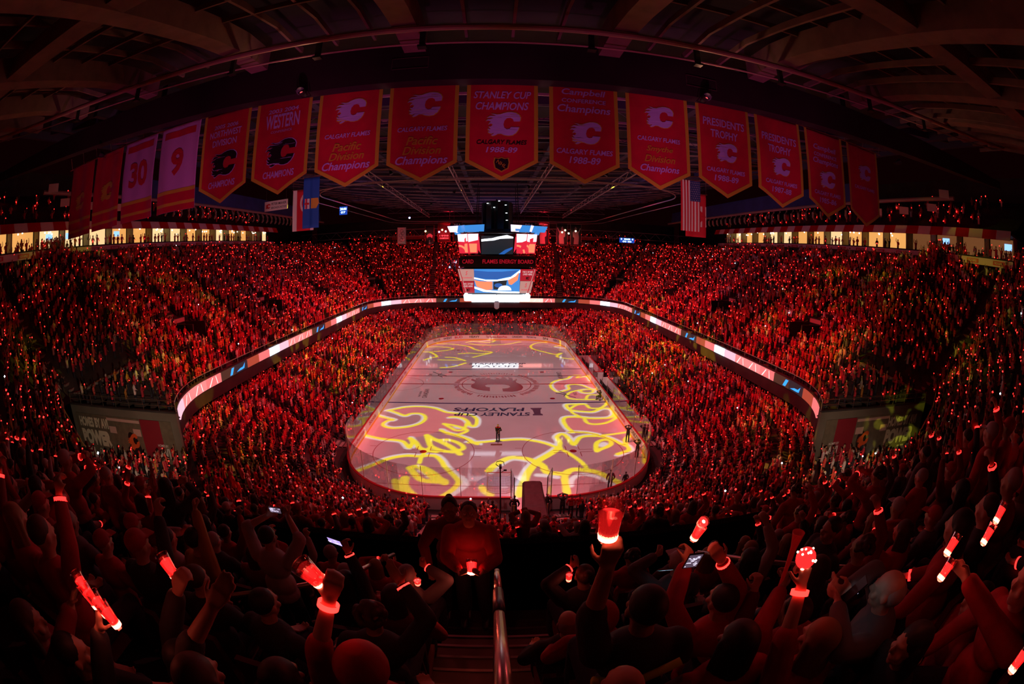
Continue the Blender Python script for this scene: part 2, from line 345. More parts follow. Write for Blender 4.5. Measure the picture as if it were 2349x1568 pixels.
for y, s_, c in ((-24.5, 'ENERGY', 'ink'), (-20, 'Budweiser', 'red'), (-15, 'Scotia', 'red'), (-10.5, 'C', 'red'), (-5, 'Canadian', 'red'), (1, 'Canadian Tire', 'red'), (7, 'Canadian', 'red'), (14, 'Mark', 'inkblue')):
    m = MB(); text_to(m, s_, .45*len(s_), .45, (0, 0), bold=.02); m.xf(Matrix.Translation((-RA+.012, y, .66)) @ Matrix.Rotation(PI/2, 4, 'Z') @ Matrix.Rotation(PI/2, 4, 'X')); m.build('sponsor_lettering', M[c], bd)
for y, s_, c in ((-24, 'LEXUS', 'ink'), (-20, 'DISCOVER', 'ink'), (-14, 'Scotiabank', 'red'), (-8.5, 'FORD', 'inkblue'), (-3, 'CARSTAR', 'ink'), (3, 'UCS', 'red'), (9, 'TELUS', 'inkblue'), (14, 'ROGERS', 'red'), (19, 'Bell', 'ink')):
    m = MB(); text_to(m, s_, .42*len(s_), .42, (0, 0), bold=.02); m.xf(Matrix.Translation((RA-.012, y, .66)) @ Matrix.Rotation(-PI/2, 4, 'Z') @ Matrix.Rotation(PI/2, 4, 'X')); m.build('sponsor_lettering', M[c], bd)
# glass: one pane every 2.4 m, a post between each two
gl = empty('rink_glass', (0, 0, 0), label='clear shielding glass standing on the rink boards all round the ice', cat='glass')
LL = cumlen(RP); npan = 60; pl = RL/npan
def ring_pt(u, off=0):
    uu = u % RL; i = min(np.searchsorted(LL, uu, 'right')-1, len(RP)-1); j = (i+1) % len(RP); t = (uu-LL[i])/max(LL[i+1]-LL[i], 1e-6)
    p = RP[i]*(1-t)+RP[j]*t; n = RN[i]*(1-t)+RN[j]*t; n = n/np.linalg.norm(n); return p+n*off, n
for k in range(npan):
    u0, u1 = k*pl, (k+1)*pl; (a, na), (b, nb) = ring_pt(u0, .06), ring_pt(u1, .06); mid = (a+b)/2
    ingate = mid[1] < -RB and GATE[0]-.9 < mid[0] < GATE[1]+.9
    bench = mid[0] > 12 and (-11.5 < mid[1] < -.8 or 1.5 < mid[1] < 12)
    top = 1.1+(2.3 if abs(mid[1]) > 22 else 1.6)
    if not ingate and not bench:
        m = MB(); q = 3; vs = []
        for i in range(q+1):
            p, n = ring_pt(u0+(u1-u0)*(.02+.96*i/q), .06); vs += [(*(p-n*.008), 1.1), (*(p-n*.008), top), (*(p+n*.008), top), (*(p+n*.008), 1.1)]
        fs = []
        for i in range(q): fs += [(4*i+j, 4*i+4+j, 4*i+4+(j+1) % 4, 4*i+(j+1) % 4) for j in range(4)]
        fs += [(0, 1, 2, 3), tuple(4*q+j for j in (3, 2, 1, 0))]
        m.add(vs, fs); m.build('glass_pane', MATS['clear_acrylic'], gl)
    if not (a[1] < -RB and GATE[0] < a[0] < GATE[1]):
        m = MB(); m.bar((*a, 1.08), (*a, top+.03), .045); m.build('glass_post', M['steel'], gl)
def goal(y, face, label):
    g = empty('hockey_goal', (0, y, 0), 0 if face < 0 else PI, label, 'goal')
    m = MB(); m.tube([(-.91, 0, .0), (-.91, 0, 1.22), (.91, 0, 1.22), (.91, 0, .0)], .035, 10); m.build('goal_post', M['red'], g)
    m = MB(); m.tube([(-.91, 0, .02), (-.95, -.8, .02), (-.5, -1.1, .02), (.5, -1.1, .02), (.95, -.8, .02), (.91, 0, .02)], .03, 8); m.tube([(-.91, 0, 1.2), (-.6, -.5, 1.18), (.6, -.5, 1.18), (.91, 0, 1.2)], .02, 8); m.build('base_frame', M['white'], g)
    m = MB()
    path = [(-.91, 0), (-.95, -.8), (-.5, -1.1), (.5, -1.1), (.95, -.8), (.91, 0)]; topp = [(-.91, 0), (-.75, -.4), (-.4, -.5), (.4, -.5), (.75, -.4), (.91, 0)]
    for k in range(5):
        for t in np.linspace(0, 1, 7)[:-1]:
            p0 = [path[k][i]*(1-t)+path[k+1][i]*t for i in (0, 1)]; p1 = [topp[k][i]*(1-t)+topp[k+1][i]*t for i in (0, 1)]; m.bar((*p0, .02), (*p1, 1.19), .008)
        for h in np.linspace(.1, 1, 7):
            q0 = [path[k][i]*(1-h)+topp[k][i]*h for i in (0, 1)]; q1 = [path[k+1][i]*(1-h)+topp[k+1][i]*h for i in (0, 1)]; m.bar((*q0, .02+1.17*h), (*q1, .02+1.17*h), .008)
    m.build('net', mat('net_cord', (.6, .6, .6), .8), g)
goal(-89*F, -1, 'red framed hockey goal with white net at the near end of the ice')
goal(89*F, 1, 'red framed hockey goal at the far end of the ice')
# gate doors swung open beside the tunnel
for x, rz, lb in ((.75, -PI/2+.12, 'open glass rink gate left of the grey tunnel cover'), (3.5, -PI/2-.35, 'open glass rink gate right of the grey tunnel cover')):
    g = empty('rink_gate', (x, -30.55, 0), rz, lb, 'gate')
    MB().box((.65, 0, .55), (1.25, .1, 1.05)).build('gate_board', M['white'], g)
    MB().box((.65, 0, 2.2), (1.2, .016, 2.2)).build('glass_pane', MATS['clear_acrylic'], g)
    m = MB(); m.bar((.02, 0, 0), (.02, 0, 3.35), .06); m.bar((1.28, 0, 0), (1.28, 0, 3.35), .06); m.bar((.02, 0, 3.33), (1.28, 0, 3.33), .04); m.build('gate_frame', M['steel'], g)
    MB().box((1.29, 0, .6), (.03, .14, 1.2)).build('edge_pad', M['yellow'], g)
# grey cover over the player tunnel
tc_ = empty('tunnel_cover', (2.0, -32.3, 0), 0, 'dark grey fabric cover in three sagging sections over the rink tunnel', 'tunnel cover')
for i, (y0, y1, z0, z1, w0, w1) in enumerate(((0, -1.25, 3.35, 3.05, .62, .68), (-1.25, -2.6, 3.12, 2.95, .66, .72), (-2.6, -4.6, 3.02, 2.55, .70, .80))):
    m = MB(); vs = []
    for t in np.linspace(0, 1, 6):
        y = y0+(y1-y0)*t; z = z0+(z1-z0)*t-.10*math.sin(PI*t); ww = w0+(w1-w0)*t
        vs += [(-ww, y, 0.02), (-ww, y, z-.16), (-ww+.12, y, z-.03), (0, y, z), (ww-.12, y, z-.03), (ww, y, z-.16), (ww, y, 0.02)]
    fs = [(7*i_+j, 7*i_+j+1, 7*i_+7+j+1, 7*i_+7+j) for i_ in range(5) for j in range(6)]+[(0, 1, 2, 3, 4, 5, 6), tuple(35+j for j in range(6, -1, -1))]
    m.add(vs, fs); m.build('cover_section', M['grey'], tc_)
# team benches on the right side
for y0, y1, lb in ((-11, -1.2, 'players bench box beside the rink, nearer one'), (1.6, 11.5, 'players bench box beside the rink, farther one')):
    g = empty('players_bench', (13.1, (y0+y1)/2, 0), 0, lb, 'bench'); L = y1-y0
    MB().box((.9, 0, .45), (.4, L-.6, .08)).box((.9, -L/2+.6, .2), (.3, .1, .42)).box((.9, L/2-.6, .2), (.3, .1, .42)).build('bench_seat', M['black'], g)
    MB().box((1.75, 0, .6), (.1, L, 1.2)).box((.9, -L/2, .6), (1.7, .1, 1.2)).box((.9, L/2, .6), (1.7, .1, 1.2)).build('bench_wall', M['white'], g)
    MB().box((1.75, 0, 1.22), (.16, L+.1, .05)).box((.9, -L/2, 1.22), (1.7, .16, .05)).build('wall_cap', M['red'], g)
    MB().box((.5, 0, .9), (.06, L-1.2, .5)).build('stick_rack', M['black'], g)
    MB().box((1.75, 0, 2.0), (.015, L, 1.5)).build('glass_pane', MATS['clear_acrylic'], g)
# remote camera on a pole behind the near goal
g = empty('camera_pole', (.02, -31.6, 0), 0, 'thin black pole with a small broadcast camera above the near glass', 'camera')
m = MB(); m.tube([(0, 0, 0), (0, 0, 3.9)], .035, 8); m.tube([(0, 0, 3.6), (.25, 0, 3.75)], .02, 6); m.build('pole', M['black'], g)
MB().box((.0, .05, 4.02), (.16, .34, .18)).build('camera_body', M['black'], g)
m = MB(); m.tube([(-.1, 0, 4.05), (-.28, 0, 4.2), (-.22, 0, 4.4), (0, 0, 4.45), (.2, 0, 4.38), (.24, 0, 4.15)], .025, 6); m.build('hoop_handle', M['black'], g)
MB().box((.3, 0, 3.78), (.2, .12, .08)).build('monitor', M['black'], g)

# ---------------------------------------------------------------- projectors that throw the burning letter outlines on the ice
STROKES=[[0.5,1,[[-12.34,-10.68],[-11.61,-10.09],[-10.56,-9.39],[-9.34,-9.07],[-8.05,-9.15],[-6.99,-9.59],[-6.26,-10.21],[-5.63,-10.77],[-4.89,-10.98],[-3.43,-11.4],[-2.78,-11.72],[-2.24,-12.59],[-2.13,-13.74],[-2.35,-14.84],[-2.8,-14.55],[-3.08,-13.54],[-3.67,-12.61],[-4.47,-12.2],[-5.09,-12.28]]],[0.5,-1,[[-12.1,-10.61],[-11.11,-11.29],[-10.05,-12.08],[-9.66,-11.54],[-8.97,-11.27],[-8.29,-11.46],[-7.78,-12.22],[-7.7,-13.29],[-8.02,-14.24],[-8.73,-14.99],[-9.56,-15.45],[-10.58,-15.72],[-11.39,-15.49],[-11.85,-15.03],[-11.9,-14.32],[-11.58,-13.66],[-11.07,-13.41],[-11.98,-12.94],[-13.03,-12.36]]],[0.55,-1,[[-13.02,-17.85],[-11.93,-18.27],[-10.83,-18.6],[-9.8,-18.68],[-8.97,-18.96],[-8.49,-19.67],[-8.1,-20.29],[-8.01,-19.63],[-8.05,-18.97],[-8.41,-18.14]]],[0.7,0,[[-8.41,-18.14],[-7.78,-18.95],[-7.17,-20.22],[-6.57,-20.65],[-5.53,-21.06]]],[0.8,0,[[-6.9,-17.33],[-6.15,-18.17],[-5.32,-18.81],[-4.19,-20.07],[-3.37,-21.42]]],[0.7,0,[[-6.9,-17.33],[-6.48,-18.87],[-6.14,-19.84],[-5.11,-20.73],[-4.04,-20.99]]],[0.6,0,[[-5.69,-18.49],[-4.82,-18.29],[-3.96,-18.76],[-3.29,-19.56],[-3.18,-20.35],[-3.81,-20.68]]],[0.6,1,[[-5.62,-15.99],[-4.97,-16.7],[-4.08,-17.21],[-2.91,-18.06],[-2.26,-18.89],[-1.91,-19.21]]],[0.5,0,[[-5.51,-14.23],[-4.58,-14.59],[-3.65,-15.16],[-3.02,-15.91],[-3.41,-16.65],[-4.09,-17.03],[-4.99,-16.52]]],[0.45,0,[[-5.59,-14.23],[-4.66,-15.38],[-4.18,-15.93],[-3.46,-15.82],[-3.23,-14.76],[-3.14,-13.75]]],[0.5,1,[[-2.73,-18.9],[-1.59,-18.8],[-0.44,-18.54],[1.47,-18.2],[2.56,-18.26],[3.88,-18.82],[4.75,-19.52],[5.33,-20.2]]],[0.6,1,[[-11.85,-25.46],[-11.16,-24.7],[-10.42,-23.79],[-9.66,-22.85],[-8.8,-22.26],[-7.88,-21.96],[-6.89,-22.03],[-5.63,-21.81],[-4.89,-22.78],[-4.48,-23.85],[-3.77,-25.11],[-3.15,-26.42],[-3.5,-27.69],[-4.27,-28.8]]],[0.5,0,[[-6.24,-20.16],[-6.5,-21.11],[-6.7,-22.02],[-6.7,-23.3]]],[0.9,0,[[-6.44,-24.23],[-5.85,-24.97],[-5.14,-25.92],[-4.2,-26.7]]],[0.8,0,[[-7.41,-24.3],[-6.84,-23.99],[-6.06,-24.33],[-5.23,-25.18],[-4.67,-26.01],[-4.22,-26.47],[-5.07,-26.51],[-6.01,-26.34],[-6.56,-25.77],[-7.08,-24.8],[-7.41,-24.3]]],[1.0,0,[[-7.46,-26.09],[-7.42,-26.93],[-7.02,-27.92],[-6.45,-28.64]]],[0.8,0,[[-8.2,-26.53],[-7.71,-27.88],[-7.03,-28.47]]],[0.9,-1,[[-0.8,-24.55],[-0.45,-23.77],[-0.08,-23.23],[0.61,-22.41],[1.3,-22.06],[2.23,-22.3],[2.76,-22.61],[3.22,-23.05]]],[0.7,0,[[-1.34,-27.19],[-1.1,-27.96],[-0.62,-28.5]]],[0.9,-1,[[5.54,-20.22],[4.89,-21.11],[4.15,-21.96],[3.3,-22.91],[2.71,-24.1],[2.28,-25.11],[1.97,-26.32],[1.69,-27.23],[1.4,-28.53]]],[0.6,1,[[5.54,-20.22],[5.79,-18.92],[5.65,-17.89],[5.87,-17.37],[6.27,-17.03],[6.61,-17.59],[6.76,-18.48],[6.97,-19.67],[7.49,-18.71],[7.89,-18.04],[8.66,-17.75],[9.73,-17.85],[10.5,-18.29],[11.04,-19.05],[11.52,-19.97],[11.93,-20.52],[11.91,-21.33],[11.31,-21.73],[10.59,-22.1]]],[0.45,1,[[7.04,-16.71],[7.78,-16.67],[8.83,-16.94],[9.74,-17.49]]],[0.45,0,[[10.2,-17.72],[11.28,-17.55],[12.4,-17.31],[13.15,-17.11]]],[0.6,0,[[11.96,-20.19],[12.1,-19.18],[12.51,-18.52],[12.9,-18.2]]],[0.6,0,[[8.83,-21.28],[9.04,-20.02],[9.42,-19.22],[10.1,-18.78],[10.62,-19.01],[10.55,-19.85],[9.98,-20.45],[9.33,-20.86],[8.83,-21.28]]],[0.55,1,[[7.43,-16.55],[7.08,-15.58],[6.92,-14.17],[7.0,-13.13],[7.41,-12.5],[8.37,-12.45],[9.28,-12.74],[10.02,-13.01],[11.21,-13.11],[12.13,-12.98],[12.88,-12.03],[13.08,-10.63],[12.69,-10.1],[11.85,-10.03],[11.1,-10.7],[10.44,-11.01],[9.48,-10.82],[8.71,-10.53],[8.13,-10.02],[8.04,-8.52],[8.93,-8.32],[10.15,-8.26]]],[0.45,0,[[8.13,-10.02],[8.39,-11.44],[8.94,-12.38]]],[0.5,0,[[9.29,-13.07],[9.32,-14.13],[9.82,-14.69],[10.84,-14.68],[11.84,-14.14],[12.75,-13.15],[13.06,-12.28]]],[0.5,0,[[8.13,-10.02],[9.22,-8.59],[10.36,-8.54],[10.55,-9.69],[11.71,-9.9],[12.66,-8.84],[13.02,-8.08]]],[0.9,0,[[3.29,-23.05],[3.7,-23.89],[3.88,-24.94],[4.79,-25.25],[5.43,-25.3],[5.6,-24.94],[6.26,-24.6],[6.96,-24.8],[7.8,-25.15],[8.44,-25.86],[8.96,-26.68],[9.39,-27.34]]],[0.8,0,[[5.29,-25.42],[5.13,-26.51],[5.07,-27.66],[4.92,-29.06]]],[0.5,0,[[5.63,-20.54],[6.16,-21.35],[6.7,-22.43],[7.08,-23.46],[7.27,-24.43]]],[0.8,0,[[13.16,-22.3],[12.84,-23.47],[12.62,-24.16]]],[0.45,1,[[13.13,1.4],[13.05,3.17],[12.14,4.22],[10.7,3.94],[10.02,2.65],[8.86,2.05],[7.85,1.15],[7.27,-0.03],[7.12,-1.18],[7.28,-2.58],[7.72,-3.53],[8.51,-3.16],[9.37,-2.39],[9.43,-0.99],[9.87,-0.42],[10.58,-0.31],[11.36,-0.79],[11.98,-1.97],[12.39,-2.83],[12.3,-3.63],[11.7,-4.13],[10.91,-3.95],[10.71,-3.27],[11.31,-2.76],[12.5,-2.69],[13.01,-2.73]]],[0.45,0,[[8.62,-5.98],[8.63,-4.99],[9.31,-3.73],[10.43,-2.99],[11.14,-2.75]]],[0.45,0,[[8.62,-5.98],[9.32,-6.5],[10.84,-6.71],[12.4,-6.82],[13.02,-6.86]]],[0.45,0,[[10.84,-6.35],[11.32,-5.14],[12.02,-4.92],[12.77,-5.23]]],[0.4,0,[[12.14,4.22],[11.34,2.92],[12.84,3.52]]],[0.6,0,[[-11.12,26.9],[-9.25,26.6],[-7.37,26.02],[-5.73,24.86],[-4.61,23.73],[-3.95,22.08],[-2.88,20.76],[-1.51,19.99],[-0.73,19.49],[-1.27,18.24],[-2.34,17.27],[-3.78,15.62]]],[0.6,0,[[-13.59,23.66],[-11.96,23.96],[-10.17,23.97],[-8.54,23.15],[-7.77,22.33],[-8.36,21.25],[-9.76,20.45],[-11.37,19.66],[-12.73,19.64]]],[0.6,0,[[-11.52,19.15],[-10.54,17.67],[-9.97,15.79],[-10.77,15.31],[-11.79,13.5]]],[0.6,0,[[-6.41,18.21],[-4.57,18.72],[-2.91,18.23],[-1.28,18.73]]],[0.6,0,[[-8.34,15.58],[-6.71,15.14],[-5.0,13.17]]],[0.5,0,[[-9.41,13.77],[-7.41,13.58],[-5.34,13.6]]],[0.6,0,[[-8.4,8.67],[-6.98,9.08],[-5.81,10.27],[-4.81,11.7]]],[0.6,0,[[-5.69,28.15],[-4.39,29.41],[-2.0,28.16],[-0.77,28.17],[-0.15,30.07]]],[0.6,0,[[-5.01,26.93],[-3.15,25.74],[-0.76,25.63],[1.04,26.05],[2.87,26.95],[4.8,28.81]]],[0.6,0,[[9.82,28.2],[8.14,27.58],[7.03,26.06],[6.52,24.32],[6.71,22.37],[7.71,20.76],[8.9,19.21],[10.27,17.71],[11.52,18.69],[10.29,16.27],[11.38,14.87],[12.97,14.16]]],[0.6,0,[[11.04,24.31],[12.54,25.48],[12.52,26.98]]]]
WHITES=[[0.4,[[5.46,-27.35],[5.66,-26.43],[6.19,-25.75],[6.81,-25.56],[7.53,-25.88],[8.12,-26.45],[8.76,-27.49]]],[0.35,[[-6.48,-24.76],[-5.95,-25.1],[-5.63,-25.71]]],[0.35,[[9.48,-19.9],[9.92,-19.53],[10.07,-19.8],[9.54,-20.24],[9.48,-19.9]]],[0.35,[[-4.33,-14.98],[-3.96,-14.97],[-3.78,-15.35],[-4.16,-15.27]]],[0.6,[[11.09,23.75],[12.15,22.9],[13.1,22.9]]],[0.5,[[3.07,-25.4],[3.87,-25.57],[4.59,-25.86]]],[0.5,[[-3.83,-28.88],[-3.16,-27.9],[-2.56,-26.87],[-2.97,-25.7]]],[0.6,[[-5.11,28.78],[-2.65,29.42],[-0.66,30.72]]]]
FILLS=[[[-12.34,-10.68],[-9.34,-9.07],[-6.26,-10.21],[-3.74,-11.41],[-2.42,-14.94],[-3.41,-16.65],[-5.62,-15.99],[-6.9,-17.33],[-8.41,-18.14],[-8.97,-18.96],[-11.93,-18.27],[-13.02,-17.85],[-13.03,-12.36],[-11.07,-13.41],[-11.85,-15.03],[-10.58,-15.72],[-8.73,-14.99],[-7.7,-13.29],[-8.29,-11.46],[-9.66,-11.54],[-10.04,-12.13],[-11.84,-10.64]],[[7.0,-13.13],[7.41,-12.5],[12.45,-13.01],[13.11,-13.63],[13.67,-17.18],[12.4,-17.31],[7.43,-16.55],[7.08,-15.58]],[[8.32,-9.91],[9.31,-8.6],[10.2,-8.91],[10.52,-10.66]],[[7.27,-0.03],[8.86,2.05],[12.14,4.22],[13.32,1.86],[13.02,-2.31],[11.98,-1.97],[10.58,-0.31],[9.43,-0.99],[9.37,-2.39],[7.72,-3.53],[7.12,-1.18]],[[8.62,-5.98],[9.31,-3.73],[10.71,-3.27],[11.7,-4.13],[12.73,-3.93],[11.32,-5.14],[10.84,-6.35]]]

def slide_projector(name, loc, area, label, d=1.0, res=.13, power=9000):
    """a lamp behind a real coloured slide: the pattern on the ice is light that passed through it"""
    g = empty(name, loc, 0, label, 'projector')
    x0, x1, y0, y1 = area; nx, ny = int((x1-x0)/res), int((y1-y0)/res)
    gx, gy = np.meshgrid(np.linspace(x0, x1, nx), np.linspace(y0, y1, ny)); X, Y = gx.ravel(), gy.ravel()
    near = 1/(1+np.exp((Y+8)/3))
    col = np.stack([np.full_like(X, .30)+.05*near, .145-.03*near, .145-.02*near], 1)
    def seg(pts):
        best = np.full(X.shape, 1e9); sg = np.zeros(X.shape)
        # Catmull-Rom smoothing of the traced line
        P = [np.array(p) for p in pts]; Q = []
        for i in range(len(P)-1):
            a = P[max(i-1, 0)]; b = P[i]; c = P[i+1]; e = P[min(i+2, len(P)-1)]
            for t in (0, .34, .67): Q.append(.5*((2*b)+(-a+c)*t+(2*a-5*b+4*c-e)*t*t+(-a+3*b-3*c+e)*t**3))
        Q.append(P[-1])
        for a, b in zip(Q[:-1], Q[1:]):
            v = b-a; L2 = max(v@v, 1e-9); t = np.clip(((X-a[0])*v[0]+(Y-a[1])*v[1])/L2, 0, 1)
            dx, dy = X-a[0]-t*v[0], Y-a[1]-t*v[1]; dd = np.hypot(dx, dy); cr = v[0]*dy-v[1]*dx; k = dd < best; best[k] = dd[k]; sg[k] = np.sign(cr[k])
        return best, sg
    def inside(poly):
        c = np.zeros(X.shape, bool); n = len(poly)
        for i in range(n):
            (xa, ya), (xb, yb) = poly[i], poly[i-1]
            k = ((ya > Y) != (yb > Y)) & (X < (xb-xa)*(Y-ya)/((yb-ya) or 1e-9)+xa); c ^= k
        return c
    for f_ in FILLS: col[inside(f_)] = (.62, .13, .13)
    ss = lambda e0, e1, v: np.clip((v-e0)/(e1-e0), 0, 1)
    yel = np.zeros(X.shape); wh = np.zeros(X.shape)
    for wd, side, pts in STROKES:
        wd *= .74
        if min(p[1] for p in pts) > y1+2 or max(p[1] for p in pts) < y0-2: continue
        b, sg = seg(pts); yel = np.maximum(yel, 1-ss(wd*.42, wd*.42+.10, b))
        if side: wh = np.maximum(wh, (1-ss(wd*.5+.20, wd*.5+.34, b))*((sg*side) > 0))
    for wd, pts in WHITES:
        b, sg = seg(pts); wh = np.maximum(wh, 1-ss(wd*.4, wd*.4+.15, b))
    col = col*(1-wh[:, None])+np.array((.75, .62, .60))*wh[:, None]; col = col*(1-yel[:, None])+np.array((1.0, .80, 0.0))*yel[:, None]
    edge = (np.minimum.reduce([X-x0, x1-X, Y-y0, y1-Y]) < res*1.5); col[edge] = 0
    out_ = (np.abs(X) > 15.5); col[out_] *= .25
    comp = ((loc[2]**2+(X-loc[0])**2+(Y-loc[1])**2)/loc[2]**2)**1.5; col *= (comp/4.0)[:, None]; col = np.clip(col, 0, 1)
    H = loc[2]; k = d/H; V = np.stack([(X-loc[0])*k, (Y-loc[1])*k, np.full(X.shape, -d)], 1)
    me = bpy.data.meshes.new('slide'); idx = np.arange(nx*ny).reshape(ny, nx); q = np.stack([idx[:-1, :-1], idx[:-1, 1:], idx[1:, 1:], idx[1:, :-1]], -1).reshape(-1, 4)
    me.vertices.add(len(V)); me.vertices.foreach_set('co', V.astype(np.float32).ravel()); me.loops.add(q.size); me.loops.foreach_set('vertex_index', q.ravel().astype(np.int32))
    me.polygons.add(len(q)); me.polygons.foreach_set('loop_start', np.arange(0, q.size, 4, dtype=np.int32)); me.update(calc_edges=True)
    at = me.color_attributes.new('col', 'FLOAT_COLOR', 'POINT'); at.data.foreach_set('color', np.concatenate([col, np.ones((len(col), 1))], 1).astype(np.float32).ravel())
    if 'slide' not in MATS:
        m = bpy.data.materials.new('slide'); m.use_nodes = True; nt = m.node_tree
        for n in list(nt.nodes):
            if n.type == 'BSDF_PRINCIPLED': nt.nodes.remove(n)
        t = nt.nodes.new('ShaderNodeBsdfTransparent'); a = nt.nodes.new('ShaderNodeAttribute'); a.attribute_name = 'col'
        nt.links.new(a.outputs['Color'], t.inputs[0]); nt.links.new(t.outputs[0], [n for n in nt.nodes if n.type == 'OUTPUT_MATERIAL'][0].inputs[0]); MATS['slide'] = m
    me.materials.append(MATS['slide']); o = bpy.data.objects.new('slide', me); COL.objects.link(o); o.parent = g
    bx0, bx1, by0, by1 = (x0-loc[0])*k, (x1-loc[0])*k, (y0-loc[1])*k, (y1-loc[1])*k; zt = .12; m = MB()
    cs = [(bx0, by0), (bx1, by0), (bx1, by1), (bx0, by1)]; q = .14
    m.add([(*c, -d) for c in cs]+[(c[0]*q, c[1]*q, zt) for c in cs], [(0, 1, 5, 4), (1, 2, 6, 5), (2, 3, 7, 6), (3, 0, 4, 7), (4, 5, 6, 7)]); m.build('lamp_hood', M['black'], g)
    MB().box((0, 0, .4), (.3, .3, .5)).build('lamp_housing', M['black'], g)
    dl = bpy.data.lights.new('projector_lamp', 'POINT'); dl.energy = power; dl.shadow_soft_size = .0008; dl.color = (1, 1, 1)
    lo = bpy.data.objects.new('projector_lamp', dl); COL.objects.link(lo); lo.parent = g
    LIGHTS_BODY.append(loc)
LIGHTS_BODY = []
slide_projector('pattern_projector', (0, -21, 25.6), (-19, 19, -33, 4.0), 'black projector under the roof rig throwing the near flame outlines', power=120000)
slide_projector('pattern_projector', (0, 17, 25.6), (-19, 19, 4.0, 33), 'black projector under the roof rig throwing the far flame outlines', power=120000)
# ---------------------------------------------------------------- seating bowl
UA, UB, UR = 25.3, 38.0, 12.0
UP, UN = rrect(UA, UB, UR, .5)                       # front of the upper bowl (ribbon line)
LP_, LN_ = rrect(RA+.9, RB+.9, RR+.9, .5)            # first row behind the glass
WALL = [(-35.4, -35.4), (-22.3, -34.2)]              # end walls of the upper bowl
F2 = [(36.5, -36.2), (31, -39.3), (26.5, -41.4), (22.5, -43.3), (14, -46.4), (9.5, -47.5), (5.3, -48.1), (0, -48.1), (-5.3, -48.1), (-9.5, -47.5), (-14, -46.4), (-22.5, -43.3), (-26.5, -41.4), (-31, -39.3), (-36.5, -36.2)]
def densify(P, step=.5):
    out = []
    for a, b in zip(P[:-1], P[1:]):
        k = max(1, int(math.dist(a, b)/step)); out += [(a[0]+(b[0]-a[0])*i/k, a[1]+(b[1]-a[1])*i/k) for i in range(k)]
    return np.array(out+[P[-1]])
F2P = densify(F2)
d_ = np.gradient(F2P, axis=0); F2N = np.stack([-d_[:, 1], d_[:, 0]], 1); F2N /= np.linalg.norm(F2N, axis=1)[:, None]
for _ in range(6): F2N = (np.vstack([F2N[:1], F2N[:-1]])+F2N+np.vstack([F2N[1:], F2N[-1:]])); F2N /= np.linalg.norm(F2N, axis=1)[:, None]
F2N *= (-1 if F2N[len(F2N)//2][1] > 0 else 1)
keep = UP[:, 1] > -34.3
F1P = UP[keep]
def wall_y(x): return -34.2-(np.abs(x)-22.3)*(1.2/13.1)
F1all = np.vstack([F1P, [(s*(22.3+13.1*t), wall_y(22.3+13.1*t)) for s in (-1, 1) for t in np.linspace(0, 1, 20)]])
def dist_to(P, X, Y):
    X, Y = np.atleast_1d(X).astype(float), np.atleast_1d(Y).astype(float); out = np.empty(len(X))
    for i in range(0, len(X), 4000): out[i:i+4000] = np.sqrt(((X[i:i+4000, None]-P[None, :, 0])**2+(Y[i:i+4000, None]-P[None, :, 1])**2).min(1))
    return out
def zb2(x): return 9.3-1.5*np.clip((np.abs(x)-6)/9, 0, 1)
def sink(m): m.v = [(v[0], v[1], v[2]+float(zb2(v[0]))-9.3) for v in m.v]; return m
def z_up(X, Y):
    k = np.clip((np.abs(X)-27)/14, 0, 1); return np.minimum(np.minimum(7.0+.65*dist_to(F1P, X, Y), 7.0+1.1*dist_to(F1all, X, Y)), zb2(X)+(.68+.45*k)*dist_to(F2P, X, Y)).clip(None, 21.0)
def z_low(s_): return np.where(s_ < 9.5, np.maximum(.1+.48*(s_-1), .05), np.maximum(4.18-.12*(s_-9.5), 2.6))
bowlmat = M['dark']
def surf(name, P, N, offs, zf, ok, closed):
    n = len(P); V = np.stack([P+N*o for o in offs], 1); X, Y = V[..., 0].ravel(), V[..., 1].ravel(); Zv = zf(X, Y, np.tile(offs, n)); K = ok(X, Y)
    m = len(offs); me = bpy.data.meshes.new(name); i = np.arange(n if closed else n-1); j = (i+1) % n; k = np.arange(m-1)
    q = np.stack([(i[:, None]*m+k), (j[:, None]*m+k), (j[:, None]*m+k+1), (i[:, None]*m+k+1)], -1).reshape(-1, 4); q = q[K[q].all(1)]
    me.from_pydata(np.stack([X, Y, Zv], 1).tolist(), [], q.tolist()); me.materials.append(bowlmat); me.update()
    o = bpy.data.objects.new(name, me); COL.objects.link(o); o['kind'] = 'structure'; return o
surf('upper_seating_floor', UP, UN, list(np.arange(0, 25.3, .85)), lambda X, Y, s: z_up(X, Y), lambda X, Y: (((Y > wall_y(X)-.05) & (Y > -36)) | ((np.abs(X) > 36) & (Y > -39))) & (dist_to(UP, X, Y) < np.where(Y < -26, 26, 21.3)) , True)
surf('near_seating_floor', F2P, F2N, list(np.arange(0, 16, .8)), lambda X, Y, s: z_up(X, Y)-.02, lambda X, Y: ~((np.abs(X) < 2.6) & (Y < -50.9)), False)
surf('lower_seating_floor', LP_, LN_, list(np.arange(0, 28.6, .9)), lambda X, Y, s: z_low(s)-.02, lambda X, Y: (dist_to(UP, X, Y) < 2.2) | ((np.abs(X) < UA+1) & (np.abs(Y) < UB+1.5)) | ((Y < -33) & (Y > -47) & (Y < wall_y(X)+1.5)), True)
m = MB(); m.box((0, 0, -.06), (130, 150, .1)); m.build('floor', M['dark'], kind='structure')
for s in (-1, 1):
    gy = np.arange(-62, -35.2, .8); GL = np.stack([np.full(len(gy), s*36.6), gy], 1); GN = np.tile([float(s), 0.0], (len(gy), 1))
    surf('corner_seating_floor', GL, GN, list(np.arange(0, 12, .8)), lambda X, Y, s_: z_up(X, Y)-.03, lambda X, Y: X*X > 0, False)
